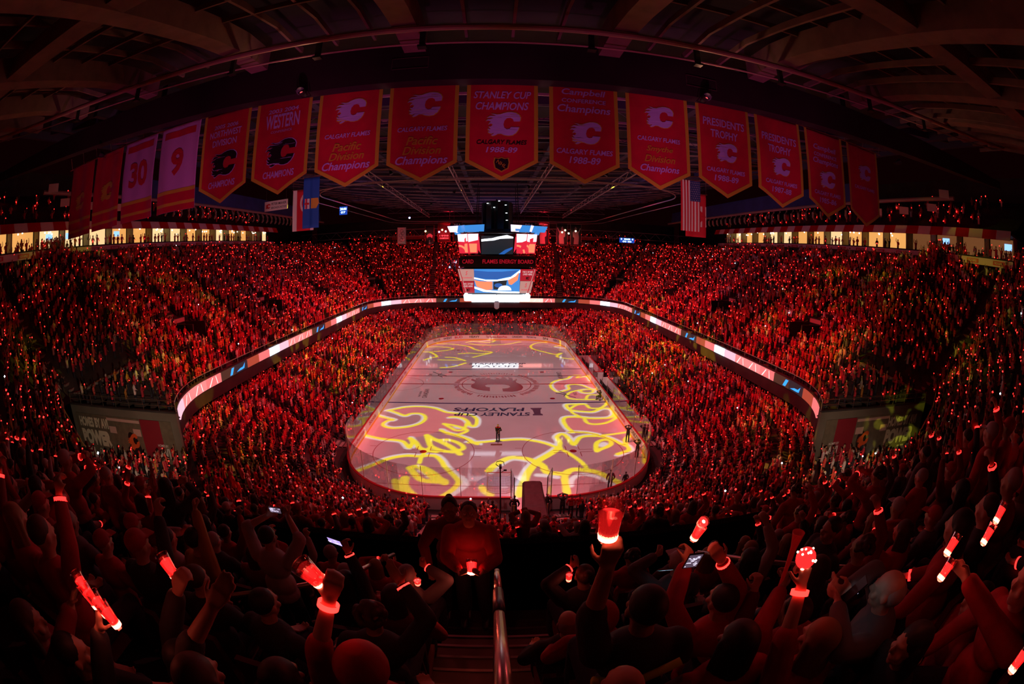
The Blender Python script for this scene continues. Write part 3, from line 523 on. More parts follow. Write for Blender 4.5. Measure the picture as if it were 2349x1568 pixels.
# fascia under the ribbon, end walls, near parapets
seg_ok = [p[1] > -34.3 and UP[(i+1) % len(UP)][1] > -34.3 for i, p in enumerate(UP)]
m = MB(); strip(m, UP, UN, [(.12, 5.6), (.12, 7.75), (.35, 7.75), (.35, 5.6)], seg_ok); m.build('ribbon_wall', M['dark'], kind='structure')
m = MB(); strip(m, UP, UN, [(.2, 8.15), (.26, 8.15), (.26, 8.21), (.2, 8.21), (.2, 8.15)], seg_ok)
for i in range(0, len(UP), 6):
    if seg_ok[i]: m.bar((*(UP[i]+UN[i]*.23), 7.7), (*(UP[i]+UN[i]*.23), 8.2), .04)
m.build('upper_front_rail', M['rail'], label='thin steel rail along the top of the ribbon screen wall', cat='railing')
wallmat = mat('end_wall_paint', (.16, .15, .12), .7, noise=.15, nscale=.5)
for s in (-1, 1):
    nm = 'wall_left' if s < 0 else 'wall_right'
    a, b = (s*22.3, -34.2), (s*36.0, wall_y(36.0)); m = MB(); m.bar((a[0], a[1], 4.6), (b[0], b[1], 4.6), .25, 6.0); m.build(nm, wallmat, kind='structure')
    m = MB(); m.bar((a[0], a[1], 7.68), (b[0], b[1], 7.68), .3, .12); m.build('trim_'+('1' if s < 0 else '2'), M['dark'], kind='structure')
    m = MB()
    for t in np.linspace(0, 1, 9): x = a[0]+(b[0]-a[0])*t; y = a[1]+(b[1]-a[1])*t; m.bar((x, y, 7.7), (x, y, 8.55), .04)
    for z in (8.1, 8.5): m.bar((*a, z), (*b, z), .045)
    m.build('wall_top_rail', M['rail'], label='steel guard rail on the %s end wall above the power play mural' % ('left' if s < 0 else 'right'), cat='railing')
    # mural with lettering
    ang = math.atan2(b[1]-a[1], b[0]-a[0]) if s > 0 else math.atan2(a[1]-b[1], a[0]-b[0])
    c = ((a[0]+b[0])/2-s*.0, (a[1]+b[1])/2); g = empty('mural', (c[0], c[1]-.16, 0), ang, 'power play wall mural with large letters on the %s end wall' % ('left' if s < 0 else 'right'), 'mural')
    TX = Matrix.Rotation(PI/2, 4, 'X')
    m = MB(); m.box((0, -.005, 4.9), (12.4, .03, 4.2)); m.build('mural_sheet', mat('mural_olive', (.15, .13, .09), .7, noise=.2, nscale=2), g)
    m = MB(); m.box((-s*3.9, -.025, 4.9), (2.2, .03, 4.2)); m.build('red_panel', mat('mural_red', (.25, .015, .03), .6), g)
    m = MB(); x0 = s*3.6
    text_to(m, 'HOMES BY AVI', 4.3, .85, (x0, 6.3), bold=.05); text_to(m, 'POWER', 4.3, 1.35, (x0, 5.0), bold=.07); text_to(m, 'PLAY', 4.1, 1.5, (x0, 3.35), bold=.07); m.xf(Matrix.Translation((0, -.03, 0)) @ TX)
    m.build('mural_lettering', mat('mural_cream' , (.75, .72, .55), .6), g)
    m = MB(); text_to(m, 'HOMES BY', 1.1, .2, (-s*4.9, 5.1)); text_to(m, 'AVI', 1.1, .8, (-s*4.9, 4.5)); m.xf(Matrix.Translation((0, -.045, 0)) @ TX); m.build('small_logo_lettering', M['white'], g)
    m = MB(); m.box((-s*.6, -.02, 6.75), (4.2, .03, .22)); m.box((-s*2.2, -.02, 5.9), (.9, .03, .55), 0); m.box((s*.9, -.02, 5.9), (.9, .03, .55)); m.build('pale_patches', mat('mural_pink', (.6, .42, .38), .6), g)
    m = MB(); m.poly([(-s*1.6+.75*math.cos(t)*.6-.55*math.sin(t), 4.75+.55*math.cos(t)+1.0*math.sin(t)) for t in np.linspace(0, 2*PI, 24)[:-1]]); m.xf(Matrix.Translation((0, -.03, 0)) @ TX); m.build('puck_shape', M['black'], g)
    m = MB(); flame_c(m, (-s*1.5, 5.1), 1.5, rot=.4); m.xf(Matrix.Translation((0, -.04, 0)) @ TX); m.build('mural_emblem', mat('emblem_orange', (.7, .12, .03), .6), g)
    m = MB()
    for k in range(7): m.tube([(-s*3.4+k*.35*s, -.03, 2.9), (-s*3.1+k*.3*s, -.03, 4.0+.3*(k % 3))], .02, 4); m.tube([(-s*3.1+k*.35*s, -.03, 2.9), (-s*3.5+k*.33*s, -.03, 4.0+.3*(k % 2))], .02, 4)
    m.build('sketch_lines', M['ink'], g)
# front parapet of the near stand and its second, nearer parapet beside the stairs
m = MB(); strip(m, F2P, F2N, [(0, 7.6), (0, 10.12), (.2, 10.12), (.2, 7.6)], closed=False); sink(m).build('balcony_wall', M['matte'], kind='structure')
m = MB(); strip(m, F2P, F2N, [(.06, 10.36), (.14, 10.36), (.14, 10.42), (.06, 10.42), (.06, 10.36)], closed=False)
for i in range(0, len(F2P), 5): m.bar((*(F2P[i]+F2N[i]*.1), 10.1), (*(F2P[i]+F2N[i]*.1), 10.4), .04)
sink(m).build('balcony_rail', M['rail'], label='steel rail along the front of the near balcony', cat='railing')
m = MB(); m.box((-.3, -51.62, 11.9), (8.6, .12, 2.42)); m.build('parapet_wall', M['matte'], kind='structure')
m = MB(); m.box((-.3, -51.62, 13.14), (8.8, .14, .04)); m.build('trim_3', M['matte'], kind='structure')
# stairs towards the camera
m = MB(); m.box((-.35, -51.9, 11.6), (2.4, .7, .16)); k = 0
for k in range(17):
    y = -52.3-.4*k; z = 11.85+.2725*k; m.box((-.35, y, z-.25), (1.5, .44, .5))
m.build('stair_floor', mat('stair_concrete', (.16, .11, .10), .85, noise=.25, nscale=2), kind='structure')
m = MB()
for k in range(17): m.box((-.4, -52.3-.4*k+.2, 11.86+.2725*k), (1.48, .035, .02))
m.build('trim_4', mat('stair_nosing', (.5, .42, .38), .35, .6), kind='structure')
# centre handrail with dark padded sleeves
g = empty('centre_handrail', (-.36, -53.0, 0), 0, 'thick steel handrail with black grips down the middle of the stairs', 'handrail')
P = [(0, -.02, 12.9), (0, -.02, 13.78), (0, -.35, 14.02), (0, -1.15, 14.52)]; m = MB(); m.tube(P, .035, 12); m.build('rail_tube', M['rail'], g, True)
m = MB(); m.tube([(0, -1.15, 14.52), (0, -1.55, 14.78), (0, -1.85, 14.97)], .045, 12); m.build('grip_sleeve', M['black'], g, True)
m = MB(); m.tube([(0, -1.85, 14.97), (0, -2.5, 15.42), (0, -3.2, 15.9)], .037, 12); m.build('rail_tube', M['rail'], g, True)
for y, z in ((-.02, 12.9), (-1.4, 14.7), (-2.8, 15.6)):
    m = MB(); m.tube([(0, y, z-1.25), (0, y, z)], .028, 10); m.build('rail_post', M['steel'], g, True)
for lb, pts, r in (('silver guard rail rising across the left seats', [(-3.2, -54.75, 14.38), (-1.95, -53.6, 14.05), (-1.75, -52.2, 13.3)], .03),
                   ('silver guard rail across the right seats', [(1.5, -53.9, 14.55), (3.2, -55.15, 14.72), (4.6, -56.2, 14.9)], .026),
                   ('lower silver guard rail across the left seats', [(-3.4, -54.6, 13.6), (-2.0, -53.4, 13.3)], .02)):
    g = empty('guard_rail', pts[0], 0, lb, 'railing'); o = Vector(pts[0]); m = MB(); m.tube([Vector(p)-o for p in pts], r, 10); m.build('rail_tube', M['rail'], g, True)
    for p in pts: m = MB(); m.tube([Vector(p)-o-Vector((0, 0, 1.2)), Vector(p)-o], r*.8, 8); m.build('rail_post', M['steel'], g, True)
# aisle steps in the lower and upper bowl
LPL, UPL = cumlen(LP_), cumlen(UP); AL, AU = 8.3, 9.4
def at_ring(P, N, C_, u):
    u = u % C_[-1]; i = min(np.searchsorted(C_, u, 'right')-1, len(P)-1); j = (i+1) % len(P); t = (u-C_[i])/max(C_[i+1]-C_[i], 1e-6); n = N[i]*(1-t)+N[j]*t
    return P[i]*(1-t)+P[j]*t, n/np.linalg.norm(n)
nAL = round(LPL[-1]/AL); AL = LPL[-1]/nAL; nAU = round(UPL[-1]/AU); AU = UPL[-1]/nAU
stepm = mat('aisle_step', (.22, .19, .17), .7)
def aisle(P, N, C_, u, offs, zf, name):
    m = MB()
    for s_ in offs:
        p, n = at_ring(P, N, C_, u); q = p+n*s_; rz = math.atan2(n[1], n[0])-PI/2; m.box((q[0], q[1], zf(q[0], q[1], s_)+.02), (1.05, .3, .2), rz)
    m.build(name, stepm, kind='structure')
for k in range(nAL): aisle(LP_, LN_, LPL, (k+.5)*AL, np.arange(.3, 9.6, .45), lambda x, y, s: float(z_low(np.array([s]))[0]), 'aisle_floor')
for k in range(nAU):
    p, n = at_ring(UP, UN, UPL, (k+.5)*AU)
    if p[1] > -32: aisle(UP, UN, UPL, (k+.5)*AU, np.arange(.8, 20.5, .6), lambda x, y, s: float(z_up(x, y)[0]), 'aisle_floor')
# vomitory portals with small lit-side signs in the upper bowl
VOMS = []
for k in range(nAU):
    u = (k+.5)*AU; p, n = at_ring(UP, UN, UPL, u)
    if p[1] < -31 or k % 2: continue
    q = p+n*5.8; z = float(z_up(*q)[0]); VOMS.append(q)
    g = empty('entry_portal', (q[0], q[1], z), math.atan2(n[1], n[0])-PI/2, 'dark entry portal with a pale sign among the upper seats', 'portal', 'entry portals in the upper bowl')
    [MB().box((q_, 0, .35), (.15, 3.2, 1.5)).build('side_wall', M['dark'], g) for q_ in (-1.1, 1.1)]
    MB().box((0, 1.5, .9), (2.35, .2, 1.5)).build('head_wall', M['black'], g); MB().box((0, 1.37, 1.35), (1.9, .06, .42)).build('portal_sign', mat('portal_sign', (.5, .28, .28), .5), g)

# ---------------------------------------------------------------- ribbon screen
rb = empty('ribbon_screen', (0, 0, 0), label='long glowing ribbon screen round the front of the upper bowl', cat='screen')
def em(name, c, k): return mat(name, (.02, .02, .02), .5, emit=c, strength=k)
RC = [em('screen_white', (.75, .85, 1), 3.2), em('screen_pale_pink', (1, .5, .62), 1.2), em('screen_pink', (1, .25, .25), 1.1), em('screen_pink', (1, .25, .25), 1.1), em('screen_rose', (1, .2, .2), 1.0),
      em('screen_brown', (.12, .05, .03), .5), em('screen_dark', (.03, .03, .04), .5), em('screen_rust', (.55, .08, .04), .8), em('screen_rose', (1, .2, .2), 1.0)]
seglen = 2.55; nseg = int(UPL[-1]/seglen); seglen = UPL[-1]/nseg
for k in range(nseg):
    p, n = at_ring(UP, UN, UPL, (k+.5)*seglen)
    if p[1] < -33.6: continue
    cm = RC[k % 9]
    if k < 2 or k >= nseg-2: cm = em('screen_blaze', (.85, .9, 1), 7)
    elif k in (2, 3): cm = em('screen_hot_rose', (1, .3, .25), 3)
    m = MB(); vs = []
    for t in np.linspace(.004, .996, 4):
        p, n = at_ring(UP, UN, UPL, (k+t)*seglen); q = p-n*.03; r_ = p+n*.1; vs += [(*q, 6.8), (*q, 7.62), (*r_, 7.62), (*r_, 6.8)]
    m.add(vs, [(4*i+j, 4*i+4+j, 4*i+4+(j+1) % 4, 4*i+(j+1) % 4) for i in range(3) for j in range(4)]+[(0, 1, 2, 3), (15, 14, 13, 12)])
    so = m.build('screen_segment', cm, rb)
    if k % 9 in (5, 6):
        m = MB()
        if k % 9 == 5: m.poly([(.3, -.3), (.75, -.3), (1.15, .33), (.7, .33)])
        else: m.poly([(-1.0, -.25), (-.3, -.05), (.3, -.02), (.75, .3), (.55, -.2), (.1, -.25)])
        place_on_ring(m, UP, UN, (k+.5)*seglen, -.045, 7.2); m.build('blue_graphic', em('screen_blue', (.02, .3, 1), 1.6), so)
    if k % 9 in (2, 3, 4):
        m = MB(); m.poly([(-.9, -.35), (-.7, -.35), (-.1, .35), (-.25, .35)]); m.poly([(.5, -.35), (.62, -.35), (.4, .36), (.3, .36)]); place_on_ring(m, UP, UN, (k+.5)*seglen, -.045, 7.2); m.build('pale_streak', em('screen_streak', (1, .62, .6), 1.6), so)
# ---------------------------------------------------------------- centre scoreboard
sb = empty('scoreboard', (0, -.5, 12), 0, 'huge centre scoreboard with angled video screens hung above the ice', 'scoreboard')
def octa(r, ry=None, a0=PI/8): ry = ry or r; return [(r*math.cos(a0+k*PI/4)/math.cos(PI/8), ry*math.sin(a0+k*PI/4)/math.cos(PI/8)) for k in range(8)]
def prism(m, P0, z0, P1, z1):
    n = len(P0); m.add([(*p, z0) for p in P0]+[(*p, z1) for p in P1], [tuple(range(n-1, -1, -1)), tuple(range(n, 2*n))]+[(i, (i+1) % n, (i+1) % n+n, i+n) for i in range(n)])
FX = .7071
def sq(r, c=.6): return [(-r+c, -r), (r-c, -r), (r, -r+c), (r, r-c), (r-c, r), (-r+c, r), (-r, r-c), (-r, -r+c)]
m = MB(); prism(m, sq(3.5), .3, sq(4.3), 3.4); prism(m, sq(4.4), 3.6, sq(4.4), 4.9); prism(m, sq(2.0), 4.9, sq(2.3), 8.2); m.build('core_body', M['black'], sb)
m = MB()
for a in range(8):
    t = a*PI/4+.2; m.box((1.55*math.cos(t), 1.55*math.sin(t), 9.9), (.75, .75, 3.4), t)
prism(m, octa(1.3), 8.2, octa(1.3), 11.8); m.build('rigging_core', M['black'], sb)
for i, (x, z) in enumerate(((-1.2, 11.4), (.2, 11.7), (1.0, 11.2), (-.4, 10.9), (1.1, 10.2), (1.15, 9.3))): MB().box((x, -1.75, z), (.22, .12, .07)).build('work_light', em('work_light', (.8, .9, 1), 3), sb)
m = MB()
for x in (-2.6, 2.6):
    for y in (-2.6, 2.6): m.tube([(x, y, 8), (x*.9, y*.9, 14)], .05, 6)
m.build('hanging_cable', M['black'], sb)
def quad_part(name, P, m_, parent, off=.0, **kw):
    mb = MB(); a, b, c, d = [Vector(p) for p in P]; n = (b-a).cross(d-a).normalized(); q = [p+n*off for p in (a, b, c, d)]; r = [p-n*.06 for p in q]
    mb.add(q+r, [(0, 1, 2, 3), (7, 6, 5, 4), (0, 4, 5, 1), (1, 5, 6, 2), (2, 6, 7, 3), (3, 7, 4, 0)]); return mb.build(name, m_, parent, **kw)
def pic(name, P, polys, parent):
    """polys: list of (material, uv polygon) laid on the quad P (a=bottom left, b=bottom right, c=top right, d=top left)"""
    a, b, c, d = [Vector(p) for p in P]; n = (b-a).cross(d-a).normalized()
    for i, (m_, pts) in enumerate(polys):
        mb = MB(); mb.poly(pts); vs = []
        for u, v, _ in mb.v:
            p = (a*(1-u)+b*u)*(1-v)+(d*(1-u)+c*u)*v+n*(.04+.006*i); vs.append(tuple(p))
        mb.v = vs; mb.build(name, m_, parent)
SB_BLUE, SB_WH, SB_RED, SB_ORG, SB_PK = em('video_blue', (.02, .12, .45), 1.0), em('video_white', (.8, .88, 1), 3.0), em('video_red', (.8, .02, .05), 1.0), em('video_orange', (1, .25, .12), 1.2), em('video_pink', (1, .6, .65), 1.8)
SB_SKY, SB_DK = em('video_sky', (.045, .27, .75), 1.0), em('video_dark', (.02, .03, .04), .6)
arc = lambda cx, cy, r0, r1, a0, a1, n=14, k=1.0: [(cx+r1*math.cos(t)*k, cy+r1*math.sin(t)) for t in np.linspace(a0, a1, n)]+[(cx+r0*math.cos(t)*k, cy+r0*math.sin(t)) for t in np.linspace(a1, a0, n)]
for f in range(4):
    R = Matrix.Rotation(f*PI/2, 4, 'Z'); T = lambda p: tuple(R @ Vector(p))
    # lower main screen and adverts, leaning inwards towards the bottom
    y0, y1 = -3.62, -4.42; Q = [T((-2.65, y0, .5)), T((2.65, y0, .5)), T((2.7, y1, 3.35)), T((-2.7, y1, 3.35))]
    so = quad_part('main_screen', Q, SB_SKY, sb, .02)
    pic('picture', Q, [(SB_BLUE, [(0, .95), (0, .68), (.2, .60), (.5, .58), (.8, .72), (.97, .97), (.6, .9), (.3, .9)]), (SB_WH, [(0, .66), (.25, .56), (.5, .56), (.8, .68), (1, .98), (1, .88), (.86, .62), (.6, .5), (.3, .5), (0, .6)]),
        (SB_ORG, [(0, .56), (.12, .5), (.4, .48), (.4, .15), (.25, .12), (.05, .28)]), (SB_DK, [(.42, .48), (.55, .52), (.72, .55), (.7, .35), (.6, .15), (.42, .15)]), (SB_ORG, [(.74, .55), (.9, .72), (.98, .9), (.95, .55), (.82, .35), (.76, .38)]),
        (SB_BLUE, arc(.53, .33, 0.0, .09, 0, 2*PI)), (SB_WH, arc(.67, .12, 0, .2, 0, PI, 14, .75)), (SB_WH, [(0, .2), (.2, .06), (.6, .0), (1, 0), (1, .06), (.6, .08), (.25, .13), (0, .28)])], so)
    for sx in (-1, 1):
        xi0, xi1, xo0, xo1 = 2.66*sx, 2.72*sx, 3.25*sx, 3.85*sx; ym = (y0+y1)/2; lo, mi_, hi = .5, 1.95, 3.35
        for (za, zb, ya, yb, xa, xb), kind in (((.5, 1.92, y0, ym, 4.0, 4.25), 0), ((1.96, 3.35, ym, y1, 4.3, 4.6), 1)):
            aa = [(xi0, ya, za), (xa*sx, ya, za), (xb*sx, yb, zb), (xi1, yb, zb)]
            if sx < 0: aa = [aa[1], aa[0], aa[3], aa[2]]
            red_ = (kind == 1) == (sx > 0)
            so = quad_part('advert_panel', [T(p) for p in aa], em('advert_red', (.6, .01, .03), .7) if red_ else em('advert_cream', (.75, .36, .32), .7), sb, .02)
            mb = MB(); mb2 = MB()
            if red_: text_to(mb, 'THE C OF RED', 1.2, .22, (0, .42), shear=.15); text_to(mb, 'LIVES HERE', 1.1, .22, (0, .12), shear=.15); flame_c(mb2, (0, -.35), .45)
            else: text_to(mb, 'Scotiabank', 1.15, .2, (.05, -.3)); text_to(mb, 'S', .25, .5, (0, .25), shear=.3)
            c_ = sum((Vector(T(p)) for p in aa), Vector())/4; e1 = (Vector(T(aa[1]))-Vector(T(aa[0]))).normalized(); e2 = (Vector(T(aa[3]))-Vector(T(aa[0]))); nn = e1.cross(e2).normalized(); e2 = nn.cross(e1)
            MX = Matrix(((e1.x, e2.x, nn.x, c_.x+nn.x*.04), (e1.y, e2.y, nn.y, c_.y+nn.y*.04), (e1.z, e2.z, nn.z, c_.z+nn.z*.04), (0, 0, 0, 1)))
            mb.xf(MX).build('advert_lettering', em('advert_white', (.8, .6, .6), 1.0) if red_ else SB_RED, so)
            if red_: mb2.xf(MX).build('advert_emblem', M['black'], so)
    # red lettering band
    Q = [T((-4.45, -4.46, 3.8)), T((4.45, -4.46, 3.8)), T((4.45, -4.46, 4.7)), T((-4.45, -4.46, 4.7))]; so = quad_part('lettering_band', Q, M['black'], sb, .0)
    mb = MB(); text_to(mb, 'FLAMES ENERGY BOARD', 5.9, .48, (1.25, 4.25), bold=.02); text_to(mb, 'CARD', 1.3, .48, (-3.4, 4.25), bold=.02); mb.xf(R @ Matrix.Translation((0, -4.54, 0)) @ Matrix.Rotation(PI/2, 4, 'X')); mb.build('band_lettering', em('led_red', (.5, .005, .02), .7), so)
    # bottom white light ring
    so = quad_part('lower_ring_screen', [T((-3.75, -3.85, -.45)), T((3.75, -3.85, -.45)), T((3.85, -3.95, .25)), T((-3.85, -3.95, .25))], SB_WH, sb, .02)
    # upper corner screens and blue halo pieces
    for sx in (-1, 1):
        ca, cb = (2.0*sx, -4.6), (4.7*sx, -3.3)
        P_ = [(ca[0]*1.12, ca[1]*.98, 5.2), (cb[0]*.95, cb[1], 5.2), (cb[0], cb[1]*1.05, 7.5), (ca[0]*1.1, ca[1], 7.5)]
        if sx < 0: P_ = [P_[1], P_[0], P_[3], P_[2]]
        Q = [T(p) for p in P_]; so = quad_part('corner_screen', Q, SB_RED, sb, .02)
        pic('picture', Q, [(SB_PK, [(0, 1), (1, 1), (1, .68), (.5, .58), (0, .62)] if sx < 0 else [(0, 1), (1, 1), (1, .62), (.5, .6), (0, .55)]), (SB_ORG, arc(.0, .0, .35, .45, .05, PI/2, 10)), (SB_ORG, [(.55, .5), (.95, .5), (.95, .05), (.6, .05)])], so)
        P_ = [(1.55*sx, -5.0, 7.75), (5.6*sx, -3.6, 7.75), (5.9*sx, -3.75, 8.45), (1.5*sx, -5.2, 8.55)]
        if sx < 0: P_ = [P_[1], P_[0], P_[3], P_[2]]
        Q = [T(p) for p in P_]; so = quad_part('halo_screen', Q, SB_SKY, sb, .03)
        pic('halo_pink_end', Q, [(SB_PK, [(0, 0), (.22, 0), (.3, 1), (0, 1)])], so)  # pink patch at one end of the halo picture
    # recessed upper screen
    Q = [T((-1.9, -2.6, 5.1)), T((1.9, -2.6, 5.1)), T((1.9, -3.1, 7.3)), T((-1.9, -3.1, 7.3))]; so = quad_part('upper_screen', Q, SB_DK, sb, .02)
    pic('picture', Q, [(SB_WH, [(0, .82), (.35, .88), (.5, .95), (.8, 1.05), (1, .95), (1, .88), (.6, .85), (.4, .76), (0, .7)]), (SB_BLUE, [(.55, 0), (.72, 0), (.98, .3), (.98, .4), (.75, .25)])], so)
m = MB()
for a in range(4):
    t = a*PI/2+PI/4; m.bar((3.0*math.cos(t), 3.0*math.sin(t), 5), (5.8*math.cos(t), 5.8*math.sin(t), 8.1), .12)
prism(m, sq(4.3, 1.2), 7.55, sq(4.5, 1.2), 7.7); m.build('halo_truss', M['black'], sb)
m = MB(); m.tube([(0, 0, .3), (0, 0, -.9)], .05, 8); m.lathe((0, 0, -1.9), [(.12, 0), (.3, .15), (.33, .9), (.15, 1.1)], 12); m.build('hanging_speaker', mat('speaker_grey', (.55, .4, .42), .5), sb)

# ---------------------------------------------------------------- suites and galleries on both sides
warm = [mat('suite_glow_a', (.3, .2, .1), .8, emit=(1, .46, .12), strength=.85), mat('suite_glow_b', (.3, .2, .1), .8, emit=(1, .68, .32), strength=1.0), mat('suite_glow_c', (.05, .04, .03), .8, emit=(.5, .18, .06), strength=.3)]  # room light is put into the suite back walls as emission
bulb = mat('suite_bulb', (1, 1, 1), .5, emit=(1, .85, .6), strength=9)
for s in (-1, 1):
    side = 'left' if s < 0 else 'right'; X = 46.6; Y0, Y1 = (-40, 28)
    m = MB(); m.box((s*(X+.1), (Y0+Y1)/2, 20.95), (.35, Y1-Y0, .7)); m.build('trim_5' if s < 0 else 'trim_6', mat('ledge_white', (.75, .6, .62), .6), kind='structure')
    g = empty('ledge_sign_row', (s*(X-.1), 0, 21), 0, 'row of red and white signs on the ledge below the %s suites' % side, 'sign')
    for k in range(17):
        y = Y0+2+k*3.9; m = MB(); m.box((0, y, -.05), (.04, 1.7, .42)); so = m.build('sign_plate', M['red'], g)
        m = MB(); text_to(m, 'ROGERS', 1.2, .22, (0, 0)); m.xf(Matrix.Translation((-s*.03, y, -.05)) @ Matrix.Rotation(-s*PI/2, 4, 'Z') @ Matrix.Rotation(PI/2, 4, 'X')); m.build('sign_lettering', M['white'], so)
    m = MB(); m.box((s*(X+5), (Y0+Y1)/2, 21.35), (10, Y1-Y0, .2)); m.box((s*(X+6), (Y0+Y1)/2, 22.6), (.2, Y1-Y0, 2.6)); m.box((s*(X+2.2), (Y0+Y1)/2, 23.85), (5.5, Y1-Y0, .25)); m.build('suite_wall', M['dark'], kind='structure')
    n = 16; L = (Y1-Y0)/n
    for k in range(n):
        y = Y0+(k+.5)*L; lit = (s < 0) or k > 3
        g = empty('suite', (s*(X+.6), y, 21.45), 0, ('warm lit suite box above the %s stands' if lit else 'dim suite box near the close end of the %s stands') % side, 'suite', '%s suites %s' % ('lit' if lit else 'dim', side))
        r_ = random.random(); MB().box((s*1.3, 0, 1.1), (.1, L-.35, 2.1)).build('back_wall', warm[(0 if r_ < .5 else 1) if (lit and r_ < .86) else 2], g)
        MB().box((s*.6, -L/2+.1, 1.1), (1.3, .18, 2.2)).build('dividing_wall', mat('suite_divider', (.25, .2, .1), .7), g)
        for q in range(random.randint(1, 4)):
            m = MB(); m.ell((s*random.uniform(.2, .9), random.uniform(-L/2+.5, L/2-.5), random.uniform(1.5, 2.0)), (.1, .1, .1), 8, 6)
            if lit: m.build('ceiling_bulb', bulb, g)
        if random.random() < .25: MB().box((s*1.2, random.uniform(-.8, .8), 1.4), (.06, 1.1, .65)).build('wall_television', em('tv_blue', (.25, .5, 1), 1.6), g)
    # striped awning
    g = empty('striped_awning', (s*(X-.3), 0, 23.5), 0, 'red and white striped awning band over the %s suites' % side, 'awning'); nw = 34; L = (Y1-Y0)/nw
    for k in range(nw):
        y = Y0+(k+.5)*L; m = MB(); m.add([(-s*.9, y-L/2, -.35), (-s*.9, y+L/2, -.35), (-s*.45, y+L/2, .6), (-s*.45, y-L/2, .6), (-s*.8, y-L/2, -.38), (-s*.8, y+L/2, -.38), (-s*.35, y+L/2, .56), (-s*.35, y-L/2, .56)], [(0, 1, 2, 3), (7, 6, 5, 4), (0, 4, 5, 1), (1, 5, 6, 2), (2, 6, 7, 3), (3, 7, 4, 0)])
        m.build('awning_stripe', M['red'] if k % 2 else mat('awning_white', (.8, .6, .6), .7), g)
    # gallery above
    m = MB(); m.add([(s*(X+1.3), Y0, 24.3), (s*(X+1.3), Y1, 24.3), (s*(X+10), Y1, 29), (s*(X+10), Y0, 29)], [(0, 1, 2, 3)]); m.build('gallery_floor', M['dark'], kind='structure')
    # navy drape along the roof edge, with a pipe and hanging lamps under it
    m = MB(); ys = np.linspace(-20, 44, 33); vs = []
    for y in ys: z = 28.6+.004*(12-y)*1.5+(.012*abs(y+20)*0); vs += [(s*41.8, y, z-2.6), (s*42.2, y, z), (s*42.4, y, z), (s*42.0, y, z-2.6)]
    m.add(vs, [(4*i+j, 4*i+4+j, 4*i+4+(j+1) % 4, 4*i+(j+1) % 4) for i in range(32) for j in range(4)]); m.build('roof_drape', M['navy'], label='long navy drape hanging at the %s roof edge' % side, cat='drape')
    m = MB(); m.tube([(s*41.9, -34, 26.3), (s*41.9, 46, 25.9)], .22, 10); m.build('roof_duct', mat('duct_paint', (.30, .2, .2), .6), label='pale round duct below the %s navy drape' % side, cat='duct')
    for k in range(26):
        y = -16+k*1.75; m = MB(); m.tube([(0, 0, 0), (-s*.25, .15, -.55), (-s*.1, .35, -1.15), (s*.2, .45, -1.5)], [.16, .2, .2, .12], 8)
        o = m.build('hanging_loudspeaker', mat('horn_beige', (.34, .28, .22), .7), label='beige curved loudspeaker hung under the %s roof duct' % side, cat='loudspeaker', group='loudspeakers under the %s duct' % side); o.location = (s*42.4, y, 25.9)
    for k, (y, z) in enumerate(((-30, 25.6), (-26, 25.2), (-22, 25.0), (-33, 26.6))):
        g = empty('hanging_sign', (s*(43-k*.6), y, z), s*.5, 'small pale square sign hung over the %s gallery near the close end' % side, 'sign', 'small signs over the %s gallery' % side)
        MB().box((0, 0, 0), (.06, 1.2, .8)).build('sign_plate', M['white'], g); MB().bar((0, 0, .4), (0, 0, 1.2), .03).build('hanger', M['black'], g)
# far end wall, with its red awning
m = MB(); m.box((0, 61.5, 23.5), (100, .5, 6)); m.build('wall_far', M['dark'], kind='structure')
for sx in (-1, 1): m = MB(); m.box((sx*57, 8, 20), (.5, 130, 24)); m.build('wall_side', M['dark'], kind='structure')
m = MB(); m.box((0, -66, 18), (116, .5, 26)); m.build('wall_back', M['dark'], kind='structure')
for sx, lb in ((-1, 'left'), (1, 'right')):
    g = empty('end_awning', (sx*22, 59.5, 21.6), 0, 'red sign awning over the far stands, %s of the scoreboard' % lb, 'awning'); MB().box((0, 0, 0), (11, .3, .9)).build('awning_sheet', M['red'], g)
    m = MB(); [text_to(m, 'PEPSI', 2.4, .45, (x, 0)) for x in (-3.6, 0, 3.6)]; m.xf(Matrix.Translation((0, -.17, 0)) @ Matrix.Rotation(PI/2, 4, 'X')); m.build('awning_lettering', mat('awning_pink', (.5, .2, .2), .7), g)

# ---------------------------------------------------------------- roof
def z_roof(x, y): return 26.2+.0028*x*x-(.19*max(0, -42-y))+.010*max(0, y+38)
m = MB(); nx, ny = 25, 30; xs = np.linspace(-58, 58, nx); ys = np.linspace(-66, 66, ny)
m.add([(x, y, z_roof(x, y)+2.1) for y in ys for x in xs], [(j*nx+i, j*nx+i+1, (j+1)*nx+i+1, (j+1)*nx+i) for j in range(ny-1) for i in range(nx-1)]); m.build('ceiling', M['deck'], kind='structure')
RX = [-43.5, -35.5, -27.5, -19.6, -11.7, -3.9, 4.5, 12.2, 20.0, 27.9, 35.8, 43.6]
def rib(pts, w, h, name='ceiling_beam', m_=None):
    vs = []
    for i, p in enumerate(pts):
        d = Vector(pts[min(i+1, len(pts)-1)])-Vector(pts[max(i-1, 0)]); d.z = 0; d.normalize(); n = Vector((-d.y, d.x, 0))*w/2; p = Vector(p)
        vs += [p-n, p+n, p+n+Vector((0, 0, h)), p-n+Vector((0, 0, h))]
    m = MB(); k = len(pts); m.add(vs, [(4*i+j, 4*i+4+j, 4*i+4+(j+1) % 4, 4*i+(j+1) % 4) for i in range(k-1) for j in range(4)]+[(3, 2, 1, 0), (4*k-4, 4*k-3, 4*k-2, 4*k-1)]); m.build(name, m_ or M['concrete'], kind='structure')
for x in RX: rib([(x, y, z_roof(x, y)) for y in np.linspace(-62, -39, 11)], .95, 1.1)
